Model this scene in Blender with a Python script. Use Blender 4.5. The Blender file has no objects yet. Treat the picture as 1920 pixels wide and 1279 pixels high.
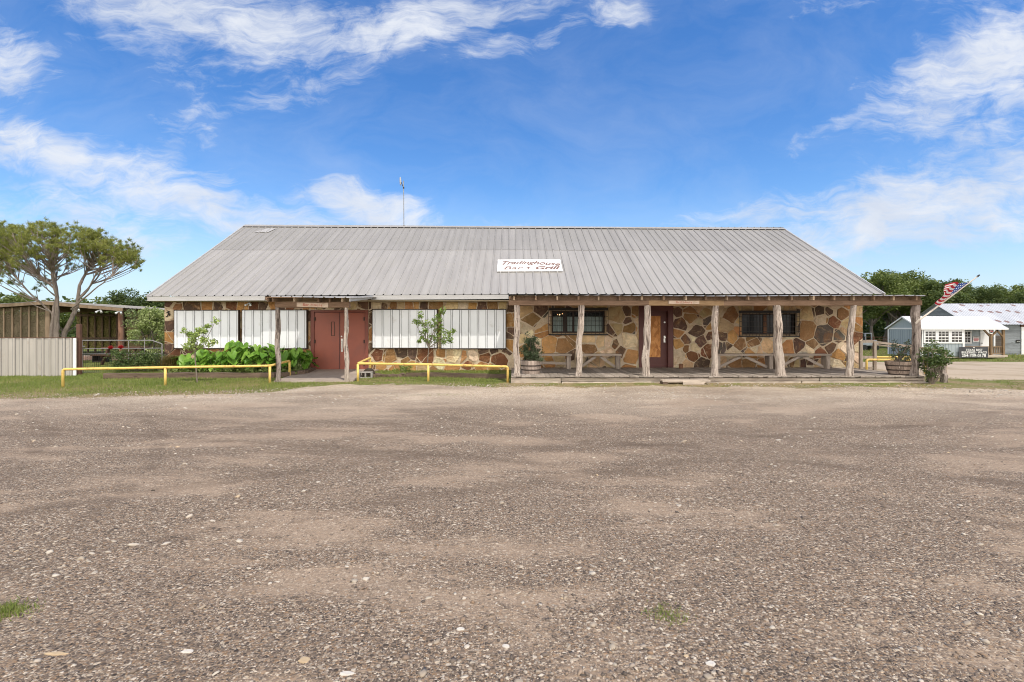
import bpy, math, random
import numpy as np
from mathutils import Vector, Matrix, Euler
R = random.Random(7)
NR = np.random.default_rng(11)
S = bpy.context.scene
COL = S.collection
CAMZ, HY, F = 1.5, 615.0, 1000.0
def wx(px, D): return (px - 960.0) / F * D
def wz(py, D): return CAMZ - (py - HY) / F * D
def sm(a, b, x):
    t = max(0.0, min(1.0, (x - a) / (b - a))); return t * t * (3 - 2 * t)
def tz(x, y):
    "height of the terrain"
    z = -0.13
    z += 0.13 * sm(14.5, 18.5, y) * (1 - sm(12.6, 15.5, abs(x))) 
    if x < 0: z += 0.04 * sm(14, 19, y) * sm(12.6, 15.5, -x)
    z -= 0.30 * sm(15.5, 33, y) * sm(12, 17, x)
    z += 0.010 * math.sin(0.9 * x + 1.3) * math.sin(0.7 * y) + 0.006 * math.sin(2.3 * x + 0.4 * y)
    return z

# ------------------------------------------------------------------ materials
class G:
    "small node-graph helper"
    def __init__(s, nt): s.nt = nt
    def n(s, t, ins=None, **props):
        nd = s.nt.nodes.new(t)
        for k, v in props.items(): setattr(nd, k, v)
        for k, v in (ins or {}).items():
            sock = nd.inputs[k]
            if isinstance(v, bpy.types.NodeSocket): s.nt.links.new(v, sock)
            else: sock.default_value = v
        return nd
    def math(s, op, a, b=0.0, c=0.0, clamp=False):
        return s.n('ShaderNodeMath', {0: a, 1: b, 2: c}, operation=op, use_clamp=clamp).outputs[0]
    def mix(s, f, a, b, mode='MIX'):
        nd = s.n('ShaderNodeMix', None, data_type='RGBA', blend_type=mode)
        for i, v in ((0, f), (6, a), (7, b)):
            if isinstance(v, bpy.types.NodeSocket): s.nt.links.new(v, nd.inputs[i])
            else: nd.inputs[i].default_value = (tuple(v) + (1,))[:4] if i else v
        return nd.outputs[2]
    def ramp(s, f, stops, interp='LINEAR'):
        nd = s.n('ShaderNodeValToRGB', {0: f}); cr = nd.color_ramp; cr.interpolation = interp
        while len(cr.elements) < len(stops): cr.elements.new(0.5)
        for e, (p, c) in zip(cr.elements, stops):
            e.position = p; e.color = (tuple(c) + (1,))[:4] if hasattr(c, '__len__') else (c, c, c, 1)
        return nd.outputs[0]
    def rng(s, v, a, b, c=0.0, d=1.0, smooth=False):
        return s.n('ShaderNodeMapRange', {0: v, 1: a, 2: b, 3: c, 4: d}, interpolation_type='SMOOTHSTEP' if smooth else 'LINEAR').outputs[0]
    def noise(s, vec, scale, detail=5, rough=0.55, dist=0.0, out=0):
        return s.n('ShaderNodeTexNoise', {'Vector': vec, 'Scale': scale, 'Detail': detail, 'Roughness': rough, 'Distortion': dist}).outputs[out]
    def vor(s, vec, scale, feature='F1', rand=1.0):
        return s.n('ShaderNodeTexVoronoi', {'Vector': vec, 'Scale': scale, 'Randomness': rand}, feature=feature)
    def sv(s, vec, sc):
        return s.n('ShaderNodeVectorMath', {0: vec, 1: sc}, operation='MULTIPLY').outputs[0]

def new_mat(name):
    m = bpy.data.materials.new(name); m.use_nodes = True
    g = G(m.node_tree)
    b = m.node_tree.nodes['Principled BSDF']
    return m, g, b
def world_pos(g): return g.n('ShaderNodeNewGeometry').outputs['Position']
def obj_pos(g): return g.n('ShaderNodeTexCoord').outputs['Object']

def pmat(name, c1, c2=None, scale=4.0, rough=0.75, bump=0.0, bscale=None, stretch=(1, 1, 1), metal=0.0, detail=6,
         dirt=None, dscale=1.2, dlo=0.5, dhi=0.75, island=0.0, spec=0.4):
    m, g, b = new_mat(name)
    c2 = c2 or tuple(v * 0.8 for v in c1)
    p = g.sv(obj_pos(g), stretch)
    nz = g.noise(p, scale, detail)
    col = g.ramp(nz, [(0.3, c1), (0.7, c2)])
    if dirt:
        dn = g.noise(g.sv(obj_pos(g), (1, 1, 1)), dscale, 7, 0.65)
        col = g.mix(g.rng(dn, dlo, dhi), col, dirt)
    if island:
        ri = g.n('ShaderNodeNewGeometry').outputs['Random Per Island']
        k = g.rng(ri, 0, 1, 1 - island, 1 + island)
        col = g.mix(1.0, col, g.n('ShaderNodeCombineColor', {0: k, 1: k, 2: k}).outputs[0], 'MULTIPLY')
    m.node_tree.links.new(col, b.inputs['Base Color'])
    b.inputs['Roughness'].default_value = rough; b.inputs['Metallic'].default_value = metal
    b.inputs['Specular IOR Level'].default_value = spec
    if bump:
        h = g.noise(p, bscale or scale * 3, 6, 0.6)
        bn = g.n('ShaderNodeBump', {'Height': h, 'Strength': bump, 'Distance': 0.02}).outputs[0]
        m.node_tree.links.new(bn, b.inputs['Normal'])
    return m

def leaf_mat(name, stops, nscale=0.8, trans=0.35, rough=0.5):
    "leaves: each leaf its own tone, clumps shifting between them"
    m, g, b = new_mat(name)
    ri = g.n('ShaderNodeNewGeometry').outputs['Random Per Island']
    nz = g.noise(obj_pos(g), nscale, 3)
    v = g.math('ADD', g.math('MULTIPLY', ri, 0.55), g.math('MULTIPLY', g.rng(nz, 0.3, 0.7), 0.45))
    col = g.ramp(v, stops)
    m.node_tree.links.new(col, b.inputs['Base Color'])
    b.inputs['Roughness'].default_value = rough
    b.inputs['Specular IOR Level'].default_value = 0.25
    tr = g.n('ShaderNodeBsdfTranslucent', {'Color': g.mix(0.5, col, (0.16, 0.22, 0.03))}).outputs[0]
    mx = g.n('ShaderNodeMixShader', {0: trans, 1: b.outputs[0], 2: tr}).outputs[0]
    m.node_tree.links.new(mx, m.node_tree.nodes['Material Output'].inputs[0])
    return m

# ------------------------------------------------------------------ objects
def tag(o, label, cat, group=None, kind=None):
    if label: o['label'] = label
    if cat: o['category'] = cat
    if group: o['group'] = group
    if kind: o['kind'] = kind
    return o
def thing(name, loc, label, cat, group=None):
    o = bpy.data.objects.new(name, None); COL.objects.link(o)
    o.location = loc; o.empty_display_size = 0.2
    return tag(o, label, cat, group)
def origin_of(o):
    v = Vector((0, 0, 0))
    while o is not None: v += o.location; o = o.parent
    return v
def link_mesh(name, me, mat, parent=None, label=None):
    o = bpy.data.objects.new(name, me); COL.objects.link(o)
    if parent is not None: o.parent = parent
    mats = mat if isinstance(mat, (list, tuple)) else [mat]
    if not me.materials:
        for m in mats: me.materials.append(m)
    if label: o['label'] = label
    return o
def set_loc(o, loc):
    "give a single-mesh thing its origin at loc without moving it"
    o.data.transform(Matrix.Translation(-Vector(loc))); o.location = loc; return o

class MB:
    def __init__(s): s.v = []; s.f = []; s.c = []; s.mi = []
    def add(s, vs, fs, col=None, mi=0):
        k = len(s.v); s.v += [tuple(p) for p in vs]
        for f in fs: s.f.append(tuple(i + k for i in f)); s.c.append(col); s.mi.append(mi)
    def box(s, x0, x1, y0, y1, z0, z1, M=None, mi=0, j=0.0):
        vs = [Vector((x, y, z)) for x in (x0, x1) for y in (y0, y1) for z in (z0, z1)]
        if j: vs = [v + Vector((R.uniform(-j, j), R.uniform(-j, j), R.uniform(-j, j))) for v in vs]
        if M is not None: vs = [M @ v for v in vs]
        s.add(vs, [(0, 1, 3, 2), (4, 6, 7, 5), (0, 4, 5, 1), (2, 3, 7, 6), (0, 2, 6, 4), (1, 5, 7, 3)], mi=mi)
    def bar(s, a, b, w, h, up=(0, 0, 1), mi=0):
        "rectangular bar from a to b"
        a, b = Vector(a), Vector(b); d = (b - a).normalized(); up = Vector(up)
        if abs(d.dot(up)) > 0.98: up = Vector((0, 1, 0))
        sx = d.cross(up).normalized() * w / 2; sy = sx.cross(d).normalized() * h / 2
        vs = [p + i * sx + j * sy for p in (a, b) for i, j in ((-1, -1), (1, -1), (1, 1), (-1, 1))]
        s.add(vs, [(3, 2, 1, 0), (4, 5, 6, 7), (0, 1, 5, 4), (1, 2, 6, 5), (2, 3, 7, 6), (3, 0, 4, 7)], mi=mi)
    def tube(s, pts, rad, n=10, jit=0.0, mi=0, caps=True):
        pts = [Vector(p) for p in pts]; m = len(pts)
        rad = rad if hasattr(rad, '__len__') else [rad] * m
        vs = []; prev = None
        for i, p in enumerate(pts):
            d = (pts[min(i + 1, m - 1)] - pts[max(i - 1, 0)]).normalized()
            if prev is None:
                a = Vector((1, 0, 0)) if abs(d.x) < 0.9 else Vector((0, 1, 0))
                u = d.cross(a).normalized()
            else:
                u = (prev - d * prev.dot(d)).normalized()
            prev = u; w = d.cross(u)
            for k in range(n):
                t = 2 * math.pi * k / n
                r = rad[i] * (1 + (R.uniform(-jit, jit) if jit else 0))
                vs.append(p + (u * math.cos(t) + w * math.sin(t)) * r)
        fs = [(i * n + k, i * n + (k + 1) % n, (i + 1) * n + (k + 1) % n, (i + 1) * n + k) for i in range(m - 1) for k in range(n)]
        if caps: fs += [tuple(range(n - 1, -1, -1)), tuple((m - 1) * n + k for k in range(n))]
        s.add(vs, fs, mi=mi)
    def cyl(s, c, r0, r1, z0, z1, n=24, mi=0):
        s.tube([(c[0], c[1], z0), (c[0], c[1], z1)], [r0, r1], n, mi=mi)
    def quad(s, a, b, c, d, mi=0, col=None): s.add([a, b, c, d], [(0, 1, 2, 3)], col, mi)
    def sheet(s, P, U, V, w, l, pitch=0.305, h=0.032, top=0.025, base=0.06, off=0.0, up=None, mi=0, sag=None):
        "ribbed metal sheet: P corner, U along the width, V along the ribs"
        P, U, V = Vector(P), Vector(U).normalized(), Vector(V).normalized()
        N = Vector(up) if up else U.cross(V).normalized()
        prof = [(0.0, 0.0)]; x = off if off > 0 else pitch / 2
        while x + base / 2 < w:
            if x - base / 2 > 0: prof += [(x - base / 2, 0), (x - top / 2, h), (x + top / 2, h), (x + base / 2, 0)]
            x += pitch
        prof.append((w, 0.0))
        nl = 2 if sag is None else 9
        vs = []
        for i in range(nl):
            t = i / (nl - 1)
            for a, b in prof:
                dz = 0 if sag is None else sag(a / w, t)
                vs.append(P + U * a + V * (l * t) + N * (b + dz))
        m = len(prof)
        s.add(vs, [(i * m + k, i * m + k + 1, (i + 1) * m + k + 1, (i + 1) * m + k) for i in range(nl - 1) for k in range(m - 1)], mi=mi)
    def build(s, name, mat, parent=None, smooth=False, label=None, bevel=0.0):
        me = bpy.data.meshes.new(name)
        o0 = origin_of(parent) if parent is not None else Vector((0, 0, 0))
        me.from_pydata([Vector(v) - o0 for v in s.v], [], s.f)
        me.polygons.foreach_set('material_index', s.mi)
        if smooth: me.polygons.foreach_set('use_smooth', [True] * len(s.f))
        if any(c is not None for c in s.c):
            at = me.color_attributes.new('col', 'FLOAT_COLOR', 'CORNER'); k = 0
            for f, c in zip(s.f, s.c):
                for _ in f: at.data[k].color = tuple(c or (1, 1, 1)) + (1,); k += 1
        me.update()
        o = link_mesh(name, me, mat, parent, label)
        if bevel:
            bm = o.modifiers.new('bevel', 'BEVEL'); bm.width = bevel; bm.segments = 1; bm.limit_method = 'ANGLE'
        return o

def np_mesh(name, V, Fc, mat, parent=None, smooth=False):
    "fast mesh: V (n,3) world coordinates, Fc (m,k) faces of one size"
    o0 = origin_of(parent) if parent is not None else Vector((0, 0, 0))
    V = np.asarray(V, dtype=np.float32) - np.array(o0, dtype=np.float32)
    Fc = np.asarray(Fc, dtype=np.int32); m, k = Fc.shape
    me = bpy.data.meshes.new(name)
    me.vertices.add(len(V)); me.vertices.foreach_set('co', V.ravel())
    me.loops.add(m * k); me.loops.foreach_set('vertex_index', Fc.ravel())
    me.polygons.add(m); me.polygons.foreach_set('loop_start', np.arange(0, m * k, k, dtype=np.int32))
    me.update(calc_edges=True)
    if smooth: me.polygons.foreach_set('use_smooth', np.ones(m, dtype=bool))
    me.validate()
    return link_mesh(name, me, mat, parent)

def kids(o): return [c for c in bpy.data.objects if c.parent == o]
def dup(o, loc=None, rz=None, sc=None, label=None, parent=None):
    c = o.copy(); COL.objects.link(c)
    if parent is not None: c.parent = parent
    if loc is not None: c.location = loc
    if rz is not None: c.rotation_euler = (0, 0, rz)
    if sc is not None: c.scale = sc
    if label: c['label'] = label
    for ch in list(o.children): dup(ch, parent=c)
    return c

def lettering(s, size, M, mat, name, parent, shear=0.0, bold=0.0, ext=0.002, sx=1.0, align='CENTER', curve=None, spacing=1.0):
    cu = bpy.data.curves.new('t', 'FONT'); cu.body = s; cu.size = size; cu.shear = shear; cu.offset = bold
    cu.extrude = ext; cu.align_x = align; cu.align_y = 'CENTER'; cu.space_character = spacing
    to = bpy.data.objects.new('t', cu); COL.objects.link(to)
    dg = bpy.context.evaluated_depsgraph_get(); dg.update()
    me = bpy.data.meshes.new_from_object(to.evaluated_get(dg))
    bpy.data.objects.remove(to)
    o0 = origin_of(parent)
    for v in me.vertices:
        p = Vector((v.co.x * sx, v.co.y, v.co.z))
        if curve: p = curve(p)
        v.co = (M @ p) - o0
    me.materials.clear()
    me.name = name
    return link_mesh(name, me, mat, parent)
ORD = ['first', 'second', 'third', 'fourth', 'fifth', 'sixth', 'seventh', 'eighth', 'ninth', 'tenth', 'eleventh', 'twelfth', 'thirteenth', 'fourteenth', 'fifteenth', 'sixteenth', 'seventeenth', 'eighteenth', 'nineteenth', 'twentieth']
SKY_VAL, SKY_STR, CLOUD, SUN_E, EXPO = 0.75, 0.15, 0.53, 2.0, 0.76
SKY_SAT, BACK_FILL, SKY_HUE = 1.33, 1.0, 0.508
# ------------------------------------------------------------------ sky and light
SUN_L = Vector((-0.30, 0.44, -1.0)).normalized()          # the way the light travels
W = bpy.data.worlds.new('World'); S.world = W; W.use_nodes = True
g = G(W.node_tree); W.node_tree.nodes.clear()
sd = -SUN_L
sky = g.n('ShaderNodeTexSky', None, sky_type='NISHITA', sun_disc=False, sun_elevation=math.asin(sd.z), sun_rotation=math.atan2(sd.x, sd.y),
          altitude=100, air_density=1.0, dust_density=0.6, ozone_density=2.2)
hs = g.n('ShaderNodeHueSaturation', {'Hue': SKY_HUE, 'Saturation': SKY_SAT, 'Value': SKY_VAL, 'Color': sky.outputs[0]}).outputs[0]
dirv = g.n('ShaderNodeTexCoord').outputs['Generated']
sep = g.n('ShaderNodeSeparateXYZ', {0: dirv})
yy = g.math('MAXIMUM', g.math('ABSOLUTE', sep.outputs[1]), 0.06)
u = g.math('DIVIDE', sep.outputs[0], yy); v = g.math('DIVIDE', sep.outputs[2], yy)
uv = g.n('ShaderNodeCombineXYZ', {0: u, 1: v, 2: 0.37}).outputs[0]
warp = g.noise(uv, 3.0, 4, 0.6, out=1)
wv = g.n('ShaderNodeVectorMath', {0: warp, 1: (0.5, 0.5, 0.5)}, operation='SUBTRACT').outputs[0]
uvw = g.n('ShaderNodeVectorMath', {0: wv, 1: (0.22, 0.14, 0), 2: uv}, operation='MULTIPLY_ADD').outputs[0]
# banks of cloud: direction (u, v), size, tilt, weight
BANKS = [(-.56, .575, .27, .075, -6, 1.0), (-.44, .53, .24, .06, 8, .8), (-.33, .47, .18, .035, 18, .6), (.0, .53, .10, .025, 30, .5), (-.13, .575, .22, .05, 16, .95), (-.22, .535, .16, .05, 24, .7), (-.46, .435, .16, .028, 10, .62),
         (-.95, .50, .09, .055, -30, .85), (-.86, .315, .22, .04, -20, .95), (-.62, .245, .24, .055, -15, 1.0), (-.80, .20, .26, .06, -8, .7), (-.275, .222, .10, .034, -12, 1.12),
         (.87, .495, .22, .08, 30, 1.08), (.70, .42, .20, .03, 24, .62), (.95, .40, .14, .05, 20, .8), (.84, .255, .42, .078, 16, 1.12), (.47, .235, .22, .03, 10, .55), (.92, .20, .30, .06, 4, .9), (.72, .265, .34, .045, 12, .95), (.62, .21, .22, .02, 8, .7), (.52, .225, .20, .025, 8, .62), (.22, .59, .06, .028, 0, .8), (.07, .55, .09, .024, 25, .55),
         (-.62, .36, .08, .03, -10, .4), (.55, .60, .16, .03, 0, .5), (.9, .60, .22, .03, 5, .5), (-.05, .205, .06, .012, 0, .6), (-.97, .42, .06, .06, -40, .35)]
tot = None
for (u0, v0, ru, rv, tilt, wgt) in BANKS:
    mp = g.n('ShaderNodeMapping', {'Vector': uvw, 'Location': (u0, v0, 0.37), 'Rotation': (0, 0, math.radians(tilt)), 'Scale': (ru, rv, 1)}, vector_type='TEXTURE').outputs[0]
    ln = g.n('ShaderNodeVectorMath', {0: mp}, operation='LENGTH').outputs['Value']
    a = g.math('MULTIPLY', g.rng(ln, 2.0, 0.15, 0, 1, True), wgt)
    tot = a if tot is None else g.math('MAXIMUM', tot, a)
stq = g.n('ShaderNodeMapping', {'Vector': uvw, 'Rotation': (0, 0, math.radians(-14)), 'Scale': (4.2, 8.5, 1)}).outputs[0]
wisp = g.noise(stq, 1.0, 9, 0.62, 0.5)
stq2 = g.n('ShaderNodeMapping', {'Vector': uvw, 'Rotation': (0, 0, math.radians(-20)), 'Scale': (6.5, 30, 1)}).outputs[0]
streak = g.noise(stq2, 1.0, 8, 0.68, 0.7)
fine = g.noise(g.sv(uvw, (11, 20, 1)), 1.0, 8, 0.65, 0.8)
dens = g.math('ADD', g.math('MULTIPLY', tot, 0.72), g.math('ADD', g.math('MULTIPLY', g.math('SUBTRACT', wisp, 0.5), 1.25), g.math('ADD', g.math('MULTIPLY', g.math('SUBTRACT', fine, 0.5), 0.7), g.math('MULTIPLY', g.math('SUBTRACT', streak, 0.5), 0.95))))
mask = g.math('MULTIPLY', g.rng(dens, 0.16, 0.92, 0, 1, True), g.rng(tot, 0.0, 0.22))
mask = g.math('MULTIPLY', mask, 0.93)
veil = g.math('MULTIPLY', g.rng(wisp, 0.40, 0.80), 0.16)
mask = g.math('MAXIMUM', mask, veil)
low = g.rng(v, 0.0, 0.27, 0.68, 0.0, True)                    # thin haze near the skyline
shade = g.noise(g.sv(uvw, (6, 12, 1)), 1.0, 5)
ccol = g.mix(g.rng(shade, 0.35, 0.65), (5.3 * CLOUD, 5.7 * CLOUD, 6.5 * CLOUD), (6.5 * CLOUD, 6.75 * CLOUD, 7.2 * CLOUD))
# unseen bright cloud added behind the viewer as fill light
behind = g.rng(sep.outputs[1], 0.05, -0.25, 0, 1, True)
bk_n = g.noise(g.sv(dirv, (2.2, 2.2, 3.4)), 1.0, 6, 0.6)
bmask = g.math('MULTIPLY', behind, g.rng(bk_n, 0.25, 0.55, 0.55, 1.0))
lowb = g.rng(sep.outputs[2], 0.12, 0.80, 1.95, 0.50, True)                # added fill shaped brightest low down, to reach the walls
hz = g.mix(g.math('MULTIPLY', low, .95), hs, (3.9 * CLOUD, 5.3 * CLOUD, 7.3 * CLOUD))
bcol = g.n('ShaderNodeVectorMath', {0: (6.5 * BACK_FILL, 6.2 * BACK_FILL, 5.8 * BACK_FILL), 3: lowb}, operation='SCALE').outputs[0]
fin = g.mix(bmask, g.mix(mask, hz, ccol), bcol)
bg = g.n('ShaderNodeBackground', {'Color': fin, 'Strength': SKY_STR})
out = g.n('ShaderNodeOutputWorld', {0: bg.outputs[0]})
ld = bpy.data.lights.new('sun', 'SUN'); ld.energy = SUN_E; ld.angle = math.radians(0.8); ld.color = (1.0, 0.93, 0.83)
lo = bpy.data.objects.new('sun', ld); COL.objects.link(lo); lo.location = (20, -20, 40)
lo.rotation_euler = SUN_L.to_track_quat('-Z', 'Y').to_euler()

cd = bpy.data.cameras.new('camera'); cam = bpy.data.objects.new('camera', cd); COL.objects.link(cam)
cam.location = (0, 0, CAMZ); cam.rotation_euler = (math.radians(90), 0, 0)
cd.sensor_width = 36; cd.sensor_fit = 'HORIZONTAL'; cd.lens = 36 * F / 1920; cd.shift_y = -(639.5 - HY) / 1920
cd.clip_end = 3000; cd.clip_start = 0.05; S.camera = cam
S.view_settings.view_transform = 'Standard'; S.view_settings.look = 'None'; S.view_settings.exposure = EXPO; S.view_settings.gamma = 1
S.cycles.max_bounces = 6; S.cycles.diffuse_bounces = 4; S.cycles.transparent_max_bounces = 16
S.cycles.use_denoising = True; S.cycles.filter_width = 1.0
# ------------------------------------------------------------------ ground
def gravel_mat():
    m, g, b = new_mat('parking_gravel')
    p = world_pos(g)
    big = g.noise(g.sv(p, (0.22, 0.5, 1)), 1.0, 5, 0.6, 0.4)
    med = g.noise(g.sv(p, (0.55, 1.2, 1)), 1.0, 6, 0.62, 0.3)
    dirtm = g.rng(g.math('ADD', g.math('MULTIPLY', big, 0.45), g.math('MULTIPLY', med, 0.55)), 0.485, 0.575, 0, 1, True)   # bare dusty patches
    base = g.ramp(g.noise(p, 3.0, 8, 0.7), [(0.3, (0.200, 0.160, 0.127)), (0.7, (0.295, 0.240, 0.193))])
    dust = g.ramp(g.noise(p, 9.0, 6, 0.7), [(0.3, (0.300, 0.236, 0.180)), (0.7, (0.375, 0.300, 0.233))])
    v1 = g.vor(p, 66.0); v2 = g.vor(p, 36.0); v3 = g.vor(p, 140.0)
    def pick(vv): return g.n('ShaderNodeSeparateColor', {0: vv.outputs['Color']}).outputs
    st = [(0.0, (0.060, 0.050, 0.045)), (0.25, (0.125, 0.100, 0.083)), (0.5, (0.21, 0.165, 0.13)), (0.66, (0.25, 0.17, 0.11)), (0.8, (0.33, 0.28, 0.23)), (0.93, (0.42, 0.37, 0.31)), (1.0, (0.62, 0.57, 0.50))]
    peb1 = g.ramp(pick(v1)[0], st); peb2 = g.ramp(pick(v2)[0], st); peb3 = g.ramp(pick(v3)[1], st)
    col = g.mix(g.rng(pick(v3)[0], 0.15, 0.4), base, peb3)
    k1 = g.math('MULTIPLY', g.rng(v1.outputs['Distance'], 0.62, 0.45), g.rng(pick(v1)[1], 0.25, 0.35))
    col = g.mix(k1, col, peb1)
    k2 = g.math('MULTIPLY', g.rng(v2.outputs['Distance'], 0.5, 0.35), g.rng(pick(v2)[1], 0.55, 0.6))
    col = g.mix(k2, col, peb2)
    # pale chips, commoner in some places
    v4 = g.vor(p, 17.0); chip = g.math('MULTIPLY', g.rng(v4.outputs['Distance'], 0.26, 0.20), g.math('GREATER_THAN', g.math('ADD', pick(v4)[0], g.math('MULTIPLY', g.math('SUBTRACT', med, 0.5), 0.9)), 0.82))
    col = g.mix(g.math('MULTIPLY', chip, 0.8), col, (0.52, 0.455, 0.375))
    col = g.mix(g.math('MULTIPLY', dirtm, 0.55), col, dust)
    # wheel tracks: darker damp bands swinging across the lot
    sepp = g.n('ShaderNodeSeparateXYZ', {0: p})
    tr = g.noise(g.sv(p, (0.10, 1.15, 1)), 1.0, 4, 0.6, 0.6)
    col = g.mix(g.math('MULTIPLY', g.rng(tr, 0.53, 0.68), 0.20), col, (0.125, 0.100, 0.082))
    # tyre tracks: pairs of faint curved ruts
    wob_ = g.math('MULTIPLY', g.math('SUBTRACT', g.noise(g.sv(p, (.35, .35, 1)), 1.0, 3), .5), 1.0)
    for cx, cy, rad_, wd in ((-9, -16, 24.2, .22), (-9, -16, 25.8, .20), (7, -9, 16.2, .2), (7, -9, 17.7, .22), (-4, 34, 27.2, .2), (-4, 34, 25.6, .18), (14, 26, 22.3, .2), (14, 26, 20.8, .2), (-14, 2, 9.2, .16), (-14, 2, 10.6, .16)):
        dist = g.n('ShaderNodeVectorMath', {0: g.sv(p, (1, 1, 0)), 1: (cx, cy, 0)}, operation='DISTANCE').outputs['Value']
        band = g.rng(g.math('ABSOLUTE', g.math('SUBTRACT', g.math('ADD', dist, wob_), rad_)), wd, wd * .3, 0, 1, True)
        band = g.math('MULTIPLY', band, g.rng(g.noise(g.sv(p, (.6, 1.4, 1)), 1.0, 5, .65), .40, .62))
        col = g.mix(g.math('MULTIPLY', band, .46), col, (0.118, 0.090, 0.070))
    # pale crushed limestone spread toward the building
    pale = g.math('MULTIPLY', g.rng(sepp.outputs[1], 9.0, 12.8), g.rng(g.noise(g.sv(p, (0.30, 0.55, 1)), 1.0, 5, 0.6), 0.28, 0.56))
    col = g.mix(g.math('MULTIPLY', pale, 0.75), col, g.ramp(pick(v1)[2], [(0, (0.24, 0.19, 0.15)), (0.5, (0.50, 0.43, 0.345)), (1, (0.76, 0.69, 0.60))]))
    col = g.mix(1.0, col, (1.065, 1.005, 0.925), 'MULTIPLY')
    m.node_tree.links.new(col, b.inputs['Base Color'])
    b.inputs['Roughness'].default_value = 0.92; b.inputs['Specular IOR Level'].default_value = 0.2
    h = g.math('ADD', g.math('MULTIPLY', g.math('SUBTRACT', 1.0, v1.outputs['Distance']), 0.6), g.math('MULTIPLY', g.math('SUBTRACT', 1.0, v2.outputs['Distance']), 0.9))
    h = g.math('ADD', h, g.math('MULTIPLY', g.math('SUBTRACT', 1.0, v3.outputs['Distance']), 0.3))
    h = g.math('MULTIPLY', h, g.rng(dirtm, 0, 1, 1.0, 0.25))
    bn = g.n('ShaderNodeBump', {'Height': h, 'Strength': 0.85, 'Distance': 0.016}).outputs[0]
    m.node_tree.links.new(bn, b.inputs['Normal'])
    return m
def soil_mat():
    m, g, b = new_mat('grassy_soil')
    p = world_pos(g)
    n1 = g.noise(p, 0.7, 6, 0.65); n2 = g.noise(p, 9.0, 6, 0.7); n3 = g.noise(p, 0.05, 4)
    green = g.ramp(n2, [(0.3, (0.10, 0.125, 0.033)), (0.7, (0.20, 0.215, 0.068))])
    dry = g.ramp(n2, [(0.3, (0.19, 0.145, 0.075)), (0.7, (0.33, 0.265, 0.155))])
    sepp = g.n('ShaderNodeSeparateXYZ', {0: p})
    near = g.math('ADD', g.rng(sepp.outputs[1], 13.0, 16.5, 0.16, -0.06), g.math('MULTIPLY', g.rng(sepp.outputs[0], -1.5, .5, 0, .10), g.rng(sepp.outputs[1], 17.0, 16.0)))
    k = g.rng(g.math('ADD', n1, near), 0.50, 0.66, 0, 1, True)
    col = g.mix(k, green, dry)
    m.node_tree.links.new(col, b.inputs['Base Color'])
    b.inputs['Roughness'].default_value = 0.95; b.inputs['Specular IOR Level'].default_value = 0.1
    bn = g.n('ShaderNodeBump', {'Height': n2, 'Strength': 0.6, 'Distance': 0.05}).outputs[0]
    m.node_tree.links.new(bn, b.inputs['Normal'])
    return m
M_GRAVEL = gravel_mat(); M_SOIL = soil_mat()
M_DRIVE = pmat('pale_drive_gravel', (0.52, 0.43, 0.33), (0.40, 0.32, 0.235), 30, 0.95, 0.5, 60, dirt=(0.36, 0.29, 0.20), dscale=0.5, dlo=0.48, dhi=0.62, spec=0.1)

def grid_mesh(name, xs, ys, zoff, mat):
    V = [(x, y, tz(x, y) + zoff) for y in ys for x in xs]; n = len(xs)
    Fc = [(j * n + i, j * n + i + 1, (j + 1) * n + i + 1, (j + 1) * n + i) for j in range(len(ys) - 1) for i in range(n - 1)]
    return np_mesh(name, V, Fc, mat, smooth=True)
xs = sorted(set([-900, -500, -300, -180, -120, -80, -60, -50] + list(np.arange(-45, 60.01, 0.75)) + [70, 90, 130, 200, 320, 520, 900]))
ys = sorted(set([-300, -120, -60, -30, -15] + list(np.arange(-8, 50.01, 0.6)) + [55, 62, 72, 90, 120, 170, 250, 400, 700, 1500]))
gr = grid_mesh('ground', xs, ys, 0.0, M_SOIL); tag(gr, 'grassy ground reaching out to the tree lines', 'ground', kind='structure')

BX = [-900, 0, 150, 300, 430, 520, 560, 640, 720, 830, 960, 1100, 1300, 1500, 1700, 1800, 1920, 2900]
BYp = [752, 748, 745, 742, 739, 735, 727, 722, 722, 724, 725, 726, 725, 726, 727, 729, 731, 731]
bD = [1630.0 / (y - HY) for y in BYp]; bX = [wx(px, d) for px, d in zip(BX, bD)]
def lot_edge(x): return float(np.interp(x, bX, bD))
def wob(x): return 0.10 * math.sin(2.1 * x) + 0.07 * math.sin(5.3 * x + 1) + 0.05 * math.sin(11 * x + 2)
xs = np.arange(-44, 44.01, 0.22); V = []; rows = 34
jit = [R.uniform(-0.10, 0.10) for _ in xs]
for j in range(rows):
    t = j / (rows - 1)
    for i, x in enumerate(xs):
        e = lot_edge(x) + wob(x) + jit[i]
        y = -14 + (e + 14) * t
        V.append((x, y, tz(x, y) + 0.010 - (0.008 if j == rows - 1 else 0)))
n = len(xs)
lot = np_mesh('gravel_lot', V, [(j * n + i, j * n + i + 1, (j + 1) * n + i + 1, (j + 1) * n + i) for j in range(rows - 1) for i in range(n - 1)], M_GRAVEL, smooth=True)
tag(lot, 'brown gravel parking lot in front of the stone building', 'parking lot', kind='structure')
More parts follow.
